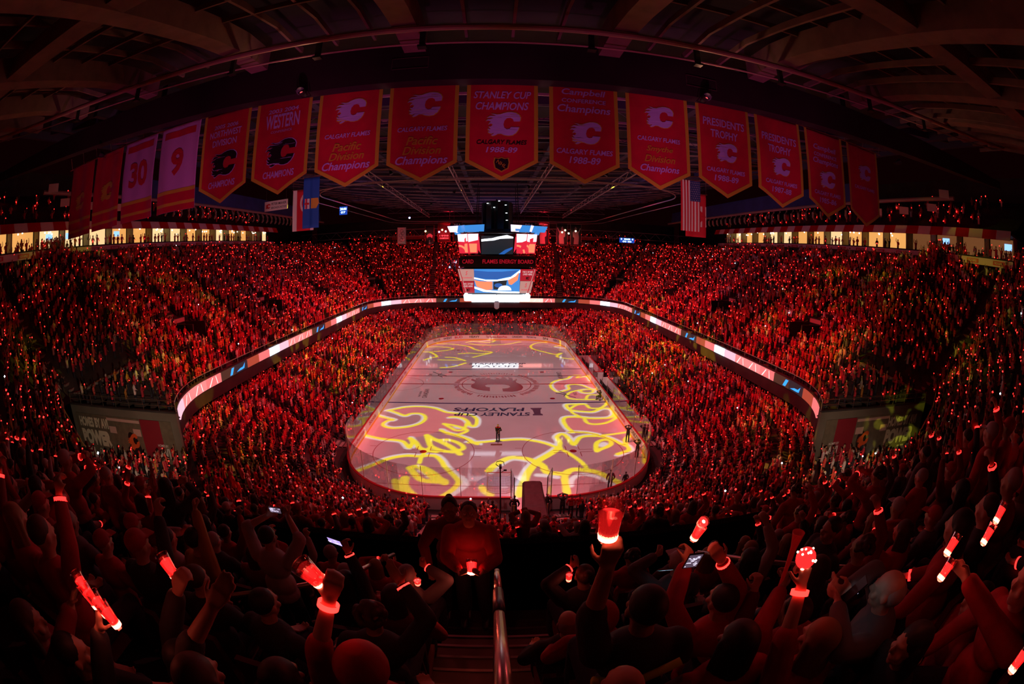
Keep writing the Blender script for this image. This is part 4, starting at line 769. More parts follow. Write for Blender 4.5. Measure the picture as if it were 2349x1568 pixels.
for x in RX: rib([(x, y, z_roof(x, y)+.3) for y in np.linspace(-37.9, 60, 15)], .5, .8, 'ceiling_beam', M['navyrib'])
for y in (-49.8, -57.6): rib([(x, y, z_roof(x, y)+.1) for x in np.linspace(-50, 50, 26)], .9, 1.0)
for y in (-43.6, -45.6, -47.6, -51.8, -53.8, -55.6): rib([(x, y, z_roof(x, y)+.9) for x in np.linspace(-50, 50, 26)], .09, .25, 'ceiling_trim')
for a, b in zip(RX[:-1], RX[1:]):
    for t in (.26, .5, .74): rib([(a+(b-a)*t, y, z_roof(a, y)+.8) for y in np.linspace(-60, -38.5, 8)], .13, .3, 'ceiling_trim')
for y in np.arange(-35, 58, 5.2): rib([(x, y, z_roof(x, y)+.5) for x in np.linspace(-40, 40, 16)], .35, .6, 'ceiling_beam', M['navyrib'])
for y in np.arange(-32.4, 56, 5.2): rib([(x, y, z_roof(x, y)+.2) for x in np.linspace(-38, 38, 12)], .10, .16, 'ceiling_trim', M['beam'])
m = MB(); m.tube([(x, -41.7, 25.95+.0028*x*x) for x in np.linspace(-44, 44, 34)], .14, 10); m.tube([(x, -40.4, 25.9+.0028*x*x) for x in np.linspace(-44, 44, 34)], .05, 6)
m.build('roof_pipe', mat('pipe_paint', (.52, .38, .28), .5), label='long pale pipe curving under the ceiling ribs close to the camera', cat='pipe')
for x in (-25, -18.5, -11.8, -7.5, -3.2, 3.2, 7.7, 12.1, 18.8, 25):
    m = MB(); m.box((0, 0, 0), (.22, .16, .8)).box((0, 0, -.42), (.34, .3, .1)); o = m.build('pipe_bracket', M['black'], label='black bracket holding the pale ceiling pipe', cat='bracket', group='brackets on the ceiling pipe'); o.location = (x, -41.3, 25.7+.0028*x*x)
m = MB()
vs = []
for x in np.linspace(-46, 46, 30): zb = 24.78+.0016*x*x; zt = 26.75+.0010*x*x; vs += [(x, -38.15, zb), (x, -38.9, zb), (x, -38.9, zt), (x, -38.15, zt)]
m.add(vs, [(4*i+j, 4*i+4+j, 4*i+4+(j+1) % 4, 4*i+(j+1) % 4) for i in range(29) for j in range(4)]+[(3, 2, 1, 0), (116, 117, 118, 119)]); m.build('catwalk_bulkhead', mat('bulkhead_black', (.02, .012, .014), .8, noise=.3, nscale=.4), label='long black catwalk bulkhead spanning the roof above the banners', cat='catwalk')
for x0 in (-4.9, 8.2):
    m = MB(); m.bar((x0, -38.93, 25.45), (x0+1.6, -38.93, 25.45), .03); m.bar((x0, -38.93, 26.0), (x0+1.6, -38.93, 26.0), .03); m.bar((x0, -38.93, 25.45), (x0, -38.93, 26.0), .03); m.bar((x0+1.6, -38.93, 25.45), (x0+1.6, -38.93, 26.0), .03)
    m.build('access_hatch', mat('hatch_edge', (.09, .05, .05), .6), label='faint rectangular hatch outline on the bulkhead, %s of centre' % ('left' if x0 < 0 else 'right'), cat='hatch')
# truss grid over the ice
def truss(a, b, lb, grp, h=.7, m_=None):
    m = MB(); a, b = Vector(a), Vector(b); n = max(4, int((b-a).length/1.6)); m.bar(a, b, .1); m.bar(a+Vector((0, 0, h)), b+Vector((0, 0, h)), .08)
    for i in range(n): p, q = a+(b-a)*(i/n), a+(b-a)*((i+1)/n); m.bar(p, q+Vector((0, 0, h)), .04) if i % 2 else m.bar(p+Vector((0, 0, h)), q, .04)
    m.build('roof_truss', m_ or M['beam'], label=lb, cat='truss', group=grp)
for x in (-4.5, 4.7): truss((x, -26, 25.1), (x, 30, 25.1), 'pale lattice truss running down the rink over the %s of the ice' % ('left' if x < 0 else 'right'), None)
for x0, x1, lb in ((-12.7, -14.8, 'left'), (12.5, 14.8, 'right')): truss((x0, -24, 25.1), (x1, 42, 25.4), 'pale outer lattice truss running down the %s side of the rink' % lb, None)
for y in (-30, -25.9, -15, -4, 8, 20, 32, 43): truss((-22, y, 25.7), (22, y, 25.7), 'dark cross truss spanning the roof above the ice', 'cross trusses over the ice', 1.0, mat('truss_dark', (.10, .08, .12), .5))
m = MB(); tp, tn = rrect(22, 30, 9, .8); m.tube([(p[0], p[1]+18, 24.9) for p in tp]+[(tp[0][0], tp[0][1]+18, 24.9)], .07, 6, cap=False); m.tube([(p[0]*1.08, p[1]*1.03+18, 24.6) for p in tp]+[(tp[0][0]*1.08, tp[0][1]*1.03+18, 24.6)], .05, 6, cap=False)
m.build('curtain_track', M['beam'], label='oval steel curtain track hung round the roof above the ice', cat='track')
truss((-48, 46, 21.5), (48, 46, 21.5), 'lattice truss across the far end behind the small banners', None, 1.6)
# stage light bodies, one per spot; those on fill lamps are added
sl_bm = MB(); sl_bm.lathe((0, 0, -.15), [(.0, -.28), (.2, -.28), (.17, .1), (.1, .25), (0, .27)], 12, cap=False)
for i, (loc, to) in enumerate(LIGHTS):
    o = empty('stage_light', loc, 0); o.rotation_euler = (Vector(to)-Vector(loc)).to_track_quat('-Z', 'Y').to_euler()
    tag(o, 'small black stage light fixed to the rig or a rail', 'stage light', 'stage lights'); m = MB(); m.lathe((0, 0, .08), [(.2, -.02), (.18, .2), (.1, .4), (.02, .42)], 12); m.build('lamp_body', M['black'], o)
    m = MB(); m.bar((-.24, 0, .2), (-.24, 0, .6), .03); m.bar((.24, 0, .2), (.24, 0, .6), .03); m.bar((-.24, 0, .6), (.24, 0, .6), .03); m.build('yoke', M['black'], o)
def glow_ball(name, loc, r, c, k, lb, grp=None):
    o = empty(name, loc, 0, lb, 'lamp', grp); MB().ell((0, 0, 0), (r, r, r), 10, 8).build('lens', mat('glow_%02x%02x%02x' % tuple(int(v*255) for v in c), c, .5, emit=c, strength=k), o); MB().box((0, r*1.1, r*.8), (r*2, r*.9, r*2.2)).build('lamp_case', M['black'], o)
for x, y, z, c in ((-13.8, 30, 21.7, (1, .75, .25)), (-11.1, 30, 21.5, (.35, .35, 1)), (-10.5, 30, 21.9, (1, .8, .3)), (-9.8, 30, 21.6, (.8, .8, 1)), (13.5, 30, 22.0, (1, .85, .4)), (12.9, 30, 21.6, (1, .85, .4)), (14.2, 30, 21.4, (1, .85, .4)), (15.6, 30, 21.9, (1, .9, .5)), (-15.5, 22, 23.8, (.3, .35, 1))):
    glow_ball('spot_lens', (x, y, z), .17, c, 9, 'small bright lamp hung among the far banners', 'bright lamps among the far banners')
for x, y, z in ((-9.6, 49.5, 15.2), (-10.9, 48.5, 14), (-8.7, 48.5, 14)): glow_ball('follow_spot', (x, y, z), .30 if z > 15 else .2, (.45, .5, 1), 14, 'blue white follow spot shining in the far left stands', 'follow spots in the far left stands')
for x, y, c, t in ((-22.4, 5.6, (.1, .35, 1), 1), (26.8, 32, (.2, .5, 1), 2)):
    g = empty('electronic_sign', (x, y, 24 if t == 1 else 20.6), 0, 'small blue lit electronic sign under the %s roof' % ('left' if t == 1 else 'right'), 'sign'); wd = 1.2 if t == 1 else 3.2
    MB().box((0, 0, 0), (wd, .15, 1.2 if t == 1 else 1.0)).build('sign_case', em('sign_blue', (.01, .08, .6), .8), g); m = MB(); text_to(m, '20:00' if t == 1 else '0  20:00  0', wd*.85, .35, (0, .25)); text_to(m, '07' if t == 1 else '00 00', wd*.6, .3, (0, -.25)); m.xf(Matrix.Translation((0, -.09, 0)) @ Matrix.Rotation(PI/2, 4, 'X')); m.build('sign_digits', em('sign_white', (.5, .8, 1), 4), g)
# ---------------------------------------------------------------- banners over the near end
def cloth(name, x0, x1, ztop, zs, tip, wave, m_, parent, nx=22, nz=26, off=0.0):
    """hanging cloth in the xz plane; lower edge at zs, middle drawn down to tip; wave(x, z) = depth"""
    m = MB(); vs = []; xm = (x0+x1)/2; hw = (x1-x0)/2
    for j in range(nz+1):
        for i in range(nx+1):
            x = x0+(x1-x0)*i/nx; zb = zs-(zs-tip)*(1-abs(x-xm)/hw); z = ztop+(zb-ztop)*j/nz; vs.append((x, wave(x, z)+off, z))
    n1 = nx+1; N0 = len(vs); vs += [(v[0], v[1]+.012, v[2]) for v in vs]
    fs = [(j*n1+i, (j+1)*n1+i, (j+1)*n1+i+1, j*n1+i+1) for j in range(nz) for i in range(nx)]; fs += [tuple(k+N0 for k in f[::-1]) for f in fs]
    edge = [i for i in range(n1)]+[j*n1+nx for j in range(1, nz+1)]+[nz*n1+i for i in range(nx-1, -1, -1)]+[j*n1 for j in range(nz-1, 0, -1)]
    fs += [(edge[k], edge[(k+1) % len(edge)], edge[(k+1) % len(edge)]+N0, edge[k]+N0) for k in range(len(edge))]
    m.add(vs, fs); return m.build(name, m_, parent, True)
def on_cloth(m, wave, off=-.018): m.v = [(v[0], wave(v[0], v[1])+off, v[1]) for v in m.v]; return m
def refine(m, it=1):
    bm = bmesh.new(); vv = [bm.verts.new(v) for v in m.v]
    for f in m.f:
        try: bm.faces.new([vv[i] for i in f])
        except ValueError: pass
    bmesh.ops.subdivide_edges(bm, edges=[e for e in bm.edges if e.calc_length() > .18], cuts=it, use_grid_fill=True); bm.verts.index_update()
    o = MB(); o.v = [tuple(v.co) for v in bm.verts]; o.f = [tuple(v.index for v in f.verts) for f in bm.faces]; o.mi = [0]*len(o.f); bm.free(); return o
def band(pts, wd):
    """border strip along an open polyline (x, z), laid inwards"""
    m = MB(); c = (sum(p[0] for p in pts)/len(pts), 22.8-25.2)
    for a, b in zip(pts[:-1], pts[1:]):
        a, b = Vector(a), Vector(b); n = 8
        for i in range(n):
            p, q = a+(b-a)*i/n, a+(b-a)*(i+1)/n; d = (b-a).normalized(); nn = Vector((-d.y, d.x)); nn = nn if nn.dot(Vector((0, -2))-a) > 0 else -nn
            m.add([(p.x, p.y, 0), (q.x, q.y, 0), (q.x+nn.x*wd, q.y+nn.y*wd, 0), (p.x+nn.x*wd, p.y+nn.y*wd, 0)], [(0, 1, 2, 3)])
    return m
def banner(x, lines, emblem, label, emat='lett', seed=0):
    """lines: (text, width, height, z, material key, shear)"""
    g = empty('championship_banner', (x, -38.0, 25.2), 0, label, 'banner'); ph = seed*1.7
    wave = lambda u, z: .035*math.sin(2.4*u+ph+z*.5)*(min(1, -z/2.5))+.015*math.sin(5*u-ph)
    cloth('banner_cloth', -1.55, 1.55, 0, -4.05, -4.9, wave, M['fabric'], g)
    m = band([(-1.55, 0), (-1.55, -4.05), (0, -4.9), (1.55, -4.05), (1.55, 0)], .17); on_cloth(m, wave, -.014).build('gold_border', M['gold'], g)
    for t, w_, h_, z, mk, sh in lines:
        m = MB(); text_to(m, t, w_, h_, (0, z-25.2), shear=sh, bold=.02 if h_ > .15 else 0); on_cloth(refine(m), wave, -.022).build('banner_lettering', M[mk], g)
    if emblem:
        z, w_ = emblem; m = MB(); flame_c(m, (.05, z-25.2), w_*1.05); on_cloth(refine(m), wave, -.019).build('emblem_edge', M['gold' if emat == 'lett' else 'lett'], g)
        m = MB(); flame_c(m, (.05, z-25.2), w_); on_cloth(refine(m), wave, -.024).build('emblem', M[emat], g)
    return g, wave
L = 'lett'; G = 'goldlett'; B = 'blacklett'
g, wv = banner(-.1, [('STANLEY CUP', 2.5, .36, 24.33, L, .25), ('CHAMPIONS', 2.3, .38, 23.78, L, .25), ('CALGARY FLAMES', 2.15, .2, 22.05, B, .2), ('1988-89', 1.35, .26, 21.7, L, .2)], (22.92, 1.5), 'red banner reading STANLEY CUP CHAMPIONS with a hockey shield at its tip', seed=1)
SH = [(-.31, .3), (-.15, .26), (0, .32), (.15, .26), (.31, .3), (.36, .1), (.3, -.2), (.12, -.3), (0, -.38), (-.12, -.3), (-.3, -.2), (-.36, .1)]
m = MB(); m.poly([(p[0], p[1]+21.05-25.2) for p in SH]); on_cloth(refine(m), wv, -.019).build('shield_edge', M['goldlett'], g)
m = MB(); m.poly([(p[0]*.84, p[1]*.84+21.05-25.2) for p in SH]); on_cloth(refine(m), wv, -.024).build('shield', M['blacklett'], g)
m = MB(); text_to(m, 'NHL', .46, .16, (0, 21.05-25.2), rot=-.6); on_cloth(m, wv, -.03).build('shield_lettering', M['goldlett'], g)
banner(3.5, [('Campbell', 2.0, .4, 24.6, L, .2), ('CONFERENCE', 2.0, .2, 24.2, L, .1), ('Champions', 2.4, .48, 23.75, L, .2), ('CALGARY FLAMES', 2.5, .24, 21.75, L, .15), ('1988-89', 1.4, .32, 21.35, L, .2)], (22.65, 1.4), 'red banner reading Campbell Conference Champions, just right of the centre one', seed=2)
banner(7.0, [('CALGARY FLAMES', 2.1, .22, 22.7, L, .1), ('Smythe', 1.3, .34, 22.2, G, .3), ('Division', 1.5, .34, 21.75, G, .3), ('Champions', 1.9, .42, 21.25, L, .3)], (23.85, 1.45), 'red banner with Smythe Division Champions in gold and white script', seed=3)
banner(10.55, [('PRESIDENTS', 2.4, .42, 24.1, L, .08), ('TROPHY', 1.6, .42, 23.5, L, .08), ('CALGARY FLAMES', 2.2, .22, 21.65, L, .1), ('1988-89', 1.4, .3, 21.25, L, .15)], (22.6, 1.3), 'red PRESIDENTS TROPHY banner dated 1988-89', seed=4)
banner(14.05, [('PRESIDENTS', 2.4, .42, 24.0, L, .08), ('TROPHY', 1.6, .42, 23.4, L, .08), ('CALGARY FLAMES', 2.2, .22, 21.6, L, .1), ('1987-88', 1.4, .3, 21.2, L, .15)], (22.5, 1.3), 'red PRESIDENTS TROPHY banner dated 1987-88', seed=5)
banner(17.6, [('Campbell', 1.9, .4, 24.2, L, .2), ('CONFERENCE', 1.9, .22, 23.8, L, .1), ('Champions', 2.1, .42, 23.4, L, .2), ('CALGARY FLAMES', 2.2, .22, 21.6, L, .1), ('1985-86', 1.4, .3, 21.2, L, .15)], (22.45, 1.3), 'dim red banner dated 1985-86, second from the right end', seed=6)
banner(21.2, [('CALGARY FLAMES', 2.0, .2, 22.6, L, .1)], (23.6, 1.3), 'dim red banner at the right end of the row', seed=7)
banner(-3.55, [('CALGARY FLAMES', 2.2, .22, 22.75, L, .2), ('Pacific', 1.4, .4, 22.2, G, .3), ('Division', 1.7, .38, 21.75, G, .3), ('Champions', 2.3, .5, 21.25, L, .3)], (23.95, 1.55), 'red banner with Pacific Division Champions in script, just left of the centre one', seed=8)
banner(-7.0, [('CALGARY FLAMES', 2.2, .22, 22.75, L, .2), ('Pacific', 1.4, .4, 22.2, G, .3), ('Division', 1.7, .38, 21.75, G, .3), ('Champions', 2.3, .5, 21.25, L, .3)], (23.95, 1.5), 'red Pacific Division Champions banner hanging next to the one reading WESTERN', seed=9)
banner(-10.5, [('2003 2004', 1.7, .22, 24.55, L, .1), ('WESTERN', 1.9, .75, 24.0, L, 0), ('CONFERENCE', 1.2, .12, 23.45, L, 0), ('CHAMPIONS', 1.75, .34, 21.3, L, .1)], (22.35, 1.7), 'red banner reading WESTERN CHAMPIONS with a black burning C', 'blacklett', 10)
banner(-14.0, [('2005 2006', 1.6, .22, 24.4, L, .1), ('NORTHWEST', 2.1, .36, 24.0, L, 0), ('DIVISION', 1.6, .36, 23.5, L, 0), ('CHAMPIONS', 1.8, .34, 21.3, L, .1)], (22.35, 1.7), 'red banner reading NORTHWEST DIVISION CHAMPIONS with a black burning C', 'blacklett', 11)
def number_banner(x, num, lb, white=True, seed=0):
    g = empty('retired_number_banner', (x, -38.0, 25.3), 0, lb, 'banner'); wave = lambda u, z: .07*math.sin(2.2*u+seed+z*.4)*min(1, -z/2.5)+.03*math.sin(4.3*u+seed*2)
    cloth('banner_cloth', -1.55, 1.55, 0, -4.95, -4.95, wave, M['jersey_w' if white else 'fabric'], g, 28, 26)
    for z0, z1, mk in ((-.35, -.75, 'fabric'), (-3.75, -3.95, 'gold'), (-3.95, -4.45, 'fabric'), (-4.45, -4.62, 'gold'), (-4.62, -4.95, 'fabric')):
        m = MB(); n = 28; vs = []
        for i in range(n+1): x_ = -1.55+3.1*i/n; x_ *= (.8 if z0 > -1 else 1); vs += [(x_, z0, 0), (x_, z1, 0)]
        m.add(vs, [(2*i, 2*i+1, 2*i+3, 2*i+2) for i in range(n)]); on_cloth(m, wave, -.012).build('cloth_stripe', M[mk], g)
    if num: m = MB(); text_to(m, num, .95*len(num)-.2*(len(num)-1), 1.55, (0, -2.2), bold=.04); on_cloth(refine(m), wave, -.03).build('banner_number', M['fabric'], g)
    else: m = MB(); flame_c(m, (0, -2.6), 1.5); on_cloth(refine(m), wave, -.03).build('emblem', M['gold'], g)
number_banner(-17.45, '9', 'pale jersey banner with a large red number 9', seed=1)
number_banner(-20.95, '30', 'numbered 30, the pale jersey banner farther left than the 9', seed=2)
number_banner(-24.4, '', 'dark red jersey shaped banner left of the number 30 one', False, 3)
number_banner(-27.9, '', 'dark red banner at the left end of the row', False, 4)
m = MB()
for x in np.arange(-29.5, 23.5, 1.75): m.tube([(x, -38.02, 25.15), (x, -38.3, 26.0)], .02, 5)
m.tube([(-29.8, -38.03, 25.22), (23.2, -38.03, 25.22)], .04, 8); m.build('banner_pole', M['steel'], label='long steel pole carrying the row of banners', cat='pole')
# ---------------------------------------------------------------- flags
def flag(name, x, y, ztop, w_, h_, base, lb, parts, ph=0, amp=.05):
    g = empty(name, (x, y, ztop), 0, lb, 'flag'); wave = lambda u, z: amp*math.sin(9*u/w_+ph)*min(1, .3-z/h_)+.3*amp*math.sin(17*u/w_-ph)
    cloth('flag_cloth', -w_/2, w_/2, 0, -h_, -h_, wave, base, g, 30, 14)
    for nm, m_, polys, off in parts:
        m = MB()
        for p in polys: m.poly([(q[0]*w_-w_/2, -q[1]*h_) for q in p])
        on_cloth(refine(refine(m)), wave, off).build(nm, m_, g)
    m = MB(); m.bar((-w_/2-.1, 0, .03), (w_/2+.1, 0, .03), .04); m.tube([(-w_/2, 0, .03), (-w_/2, 0, 26.3-ztop)], .012, 4); m.tube([(w_/2, 0, .03), (w_/2, 0, 26.3-ztop)], .012, 4); m.build('flag_bar', M['steel'], g)
fr, fw_, fb, fg = mat('flag_red', (.6, .01, .03), .8), mat('flag_white', (.75, .62, .62), .8), mat('flag_blue', (.02, .03, .16), .8), mat('flag_alberta_blue', (.01, .08, .45), .8)
st = []
for j in range(9):
    for i in range(6 if j % 2 == 0 else 5):
        cx, cy2 = .47+.53*((i+.5)/6+(0 if j % 2 == 0 else .5/6)), .02+.39*(j+.5)/9; st.append([(cx+(.022 if k % 2 == 0 else .009)*math.cos(k*PI/5+PI/2), cy2-(.0085 if k % 2 == 0 else .0035)*math.sin(k*PI/5+PI/2)) for k in range(10)])
flag('united_states_flag', 13.25, -28, 22.9, 1.55, 3.65, fr, 'striped United States flag with stars hung vertically', [('white_stripe', fw_, [[((2*k+1)/13, 0), ((2*k+2)/13, 0), ((2*k+2)/13, 1), ((2*k+1)/13, 1)] for k in range(6)], -.02), ('blue_canton', fb, [[(.46, 0), (1, 0), (1, .41), (.46, .41)]], -.035), ('white_star', fw_, st, -.05)], 1)
leaf = [(0, -.42), (.09, -.22), (.24, -.28), (.19, -.02), (.33, -.14), (.37, -.06), (.5, -.08), (.45, .06), (.5, .12), (.26, .27), (.28, .34), (.04, .31), (.04, .5), (-.04, .5), (-.04, .31), (-.28, .34), (-.26, .27), (-.5, .12), (-.45, .06), (-.5, -.08), (-.37, -.06), (-.33, -.14), (-.19, -.02), (-.24, -.28), (-.09, -.22)]
flag('canada_flag', 14.35, -26.6, 22.2, 1.75, 3.25, fr, 'red and white maple leaf flag hung partly behind the striped flag', [('white_field', fw_, [[(0, .28), (1, .28), (1, .76), (0, .76)]], -.02), ('maple_leaf', fr, [[(.5+q[1]*.95, .52+q[0]*.40) for q in leaf]], -.035)], 2)
flag('alberta_flag', -13.05, -28, 22.9, 1.25, 3.6, fg, 'blue flag with a coat of arms hung on the left', [('shield', mat('flag_gold', (.6, .3, .05), .8), [[(.5, .42), (.95, .42), (1.0, .52), (.85, .62), (.5, .62)]], -.02), ('shield_stripes', fw_, [[(.12, .42), (.2, .42), (.2, .62), (.12, .62)], [(.26, .42), (.4, .42), (.4, .62), (.26, .62)]], -.02), ('shield_cross', fr, [[(.16, .42), (.24, .42), (.24, .62), (.16, .62)], [(.1, .5), (.38, .5), (.38, .54), (.1, .54)]], -.035)], 3, .06)
flag('calgary_flag', -14.3, -26.6, 22.3, 1.75, 3.05, fr, 'red and white flag with a hat emblem hung behind the blue flag', [('white_stripe', fw_, [[(0, 0), (.19, 0), (.19, 1), (0, 1)], [(.84, 0), (1, 0), (1, 1), (.84, 1)]], -.02), ('hat_emblem', fw_, [arc(.55, .33, .13, .22, -2.2, 4.0, 18, .9), [(.5, .42), (.6, .42), (.62, .48), (.48, .48)]], -.035)], 4)
g = empty('name_sign', (-17.0, -26, 21.45), -.15, 'white oblong sign with a red emblem and black names hung at the left', 'sign')
MB().box((0, 0, 0), (2.3, .06, .75)).build('sign_plate', mat('sign_white_sheet', (.7, .6, .6), .6), g); m = MB(); text_to(m, 'PETER MAHER', 1.5, .2, (.3, .14)); text_to(m, 'BROADCASTER', 1.5, .16, (.3, -.16)); m.xf(Matrix.Translation((0, -.035, 0)) @ TX).build('sign_lettering', M['ink'], g)
m = MB(); flame_c(m, (-.8, 0), .5); m.xf(Matrix.Translation((0, -.035, 0)) @ TX).build('sign_emblem', M['red'], g); m = MB(); m.tube([(-1, 0, .35), (-1, 0, 4.6)], .015, 4); m.tube([(1, 0, .35), (1, 0, 4.6)], .015, 4); m.build('hanging_wire', M['black'], g)
# small far banners
def small(x, w_, z0, z1, lb, lines=(), base='black', edge='red', extra=None, pennant=False):
    g = empty('hanging_banner', (x, 31.5, z1), 0, lb, 'banner'); h = z1-z0; tip = -h-(.4 if pennant else 0); wv = lambda u, z: .04*math.sin(3*u)
    cloth('banner_cloth', -w_/2, w_/2, 0, -h, tip, wv, M[base] if base in M else base, g, 8, 6); t = .08; P = [(-w_/2, 0), (-w_/2, -h), (0, tip), (w_/2, -h), (w_/2, 0), (-w_/2, 0)]
    m = MB()
    for a, b in zip(P[:-1], P[1:]): m.bar((a[0], wv(a[0], 0)-.03, a[1]), (b[0], wv(b[0], 0)-.03, b[1]), t, .03)
    m.build('banner_edge', mat('edge_red', (.5, .01, .03), .6) if edge == 'red' else mat('dull_white', (.3, .2, .22), .7), g)
    for i, (t, y) in enumerate(lines): m = MB(); text_to(m, t, w_*.75, .3, (0, y)); on_cloth(m, wv, -.04).build('banner_lettering', M['white'], g)
    if extra: m = MB(); [m.poly([(q[0]*w_, q[1]*h) for q in p]) for p in extra]; on_cloth(m, wv, -.04).build('banner_drawing', mat('dull_white', (.3, .2, .22), .7), g)
    [MB().tube([(q_, 0, 0), (q_, 0, 26-z1)], .02, 4).build('hanging_wire', M['black'], g) for q_ in (-w_/2+.1, w_/2-.1)]
    return g
g = small(-18.9, 1.75, 19.3, 22.7, 'white banner with five interlocked rings far away on the left', base='white', edge='white')
m = MB()
for cx, cz in ((0, -.75), (.22, -1.2), (-.2, -1.6), (.25, -2.05), (-.05, -2.5)): m.tube([(cx+.33*math.cos(t), -.07, cz+.33*math.sin(t)) for t in np.linspace(0, 2*PI, 17)], .03, 5, cap=False)
m.build('ring_drawing', M['ink'], g)
player = [[(-.25, -.95), (-.3, -.6), (-.2, -.35), (-.05, -.3), (-.1, -.2), (.05, -.12), (.12, -.25), (.3, -.4), (.28, -.6), (.15, -.65), (.2, -.95)], [(-.45, -.2), (-.4, -.18), (-.1, -.5), (-.15, -.55)]]
small(-13.2, 1.8, 19.2, 23.0, 'far pennant banner with a white drawing and red edge, left of the scoreboard', extra=[[(-.35, -.55), (-.1, -.45), (.1, -.45), (.35, -.55), (.3, -.7), (.1, -.62), (-.1, -.62), (-.3, -.7)], [(-.08, -.8), (.08, -.78), (.06, -.98), (-.06, -.98)]], pennant=True)
small(-10.3, 2.4, 19.6, 23.4, 'far red and black banner second left of the scoreboard', (('1998', -2.6), ('CHAMPIONS', -3.1)), base=mat('dim_red_cloth', (.07, .004, .008), .7))
small(-7.6, 1.7, 19.6, 23.4, 'far black banner close left of the scoreboard', (('NLL', -.4), ('WESTERN', -.8), ('DIVISION', -1.2)))
small(6.6, 2.2, 19.6, 23.5, 'far black banner reading NLL CHAMPIONS right of the scoreboard', (('NLL', -.45), ('CHAMPIONS', -.95)))
small(9.3, 2.3, 19.0, 23.5, 'far black banner reading WESTERN DIVISION CHAMPIONS', (('WESTERN', -.4), ('DIVISION', -.85), ('CHAMPIONS', -1.3)), extra=[player[0]], pennant=True)
small(13.1, 2.2, 19.1, 23.4, 'far black banner with a white player drawing, nearer the scoreboard', base='black', edge='white', extra=player)
small(15.9, 2.2, 19.1, 23.4, 'far black banner with a leaning player drawing, farthest right', base='black', edge='white', extra=[[(-q[0], q[1]) for q in p] for p in player])
# ---------------------------------------------------------------- crowd: thousands of small figures as one object
def tmpl(lod, pose):
    """low figure facing +Y standing on z=0; roles: 0 top, 1 skin, 2 hair, 3 trousers"""
    V, T, R = [], [], []
    def rings(rs, n, role, capb=True):
        b = len(V)
        for (x, y, z, rx, ry) in rs:
            for k in range(n): a = 2*PI*(k+.5)/n; V.append((x+rx*math.cos(a), y+ry*math.sin(a), z))
        m = len(rs)
        for i in range(m-1):
            for k in range(n):
                p, q = b+i*n+k, b+i*n+(k+1) % n; T.append((p, q, q+n)); T.append((p, q+n, p+n)); R.extend([role]*2)
        for k in range(1, n-1): T.append((b+(m-1)*n, b+(m-1)*n+k, b+(m-1)*n+k+1)); R.append(role)
    n = 8 if lod else 5
    rings([(0, 0, .3, .14, .10), (0, 0, .86, .17, .12)], n, 3)
    rings([(0, 0, .8, .18, .12), (0, 0, 1.1, .165, .11), (0, 0, 1.36, .22, .12), (0, 0, 1.47, .12, .09), (0, 0, 1.53, .06, .06)], n, 0)
    rings([(0, .01, 1.5, .05, .05), (0, .02, 1.57, .075, .085), (0, .02, 1.68, .08, .095)], n, 1)
    rings([(0, -.01, 1.6, .083, .09), (0, 0, 1.68, .092, .105), (0, 0, 1.76, .07, .08), (0, 0, 1.79, .03, .03)], n, 2)
    def arm(s, up):
        sh = Vector((s*.2, 0, 1.4))
        if up == 0: el, ha = Vector((s*.27, .03, 1.12)), Vector((s*.2, .25, 1.05))
        elif up == 1: el, ha = Vector((s*.30, .10, 1.55)), Vector((s*.24, .16, 1.92))
        else: el, ha = Vector((s*.28, .22, 1.30)), Vector((s*.10, .36, 1.52))
        for a, b, r0, r1, role in ((sh, el, .06, .05, 0), (el, el+(ha-el)*.55, .048, .045, 0), (el+(ha-el)*.5, ha, .035, .04, 1)):
            d = (b-a).normalized(); u = d.cross(Vector((0, 1, .3))).normalized(); v = d.cross(u); B0 = len(V); nn = 5 if lod else 3
            for P, r in ((a, r0), (b, r1)):
                for k in range(nn): t = 2*PI*k/nn; V.append(tuple(P+(u*math.cos(t)+v*math.sin(t))*r))
            for k in range(nn): p, q = B0+k, B0+(k+1) % nn; T.append((p, q, q+nn)); T.append((p, q+nn, p+nn)); R.extend([role]*2)
            T.append((B0+nn, B0+nn+1, B0+nn+2)); R.append(role)
        return ha
    h = [arm(-1, (0, 1, 0, 2)[pose]), arm(1, (0, 0, 1, 2)[pose])] if pose < 4 else [arm(-1, 1), arm(1, 1)]
    return np.array(V), np.array(T), np.array(R), np.array([tuple(q) for q in h])
TM = {(l, p): tmpl(l, p) for l in (0, 1) for p in range(5)}
def glow_t(r):
    V = np.array([(r, 0, 0), (0, r, 0), (-r, 0, 0), (0, -r, 0), (0, 0, r), (0, 0, -r)]); T = np.array([(0, 1, 4), (1, 2, 4), (2, 3, 4), (3, 0, 4), (1, 0, 5), (2, 1, 5), (3, 2, 5), (0, 3, 5)]); return V, T
PEOPLE = []                                          # x, y, z, facing, zone
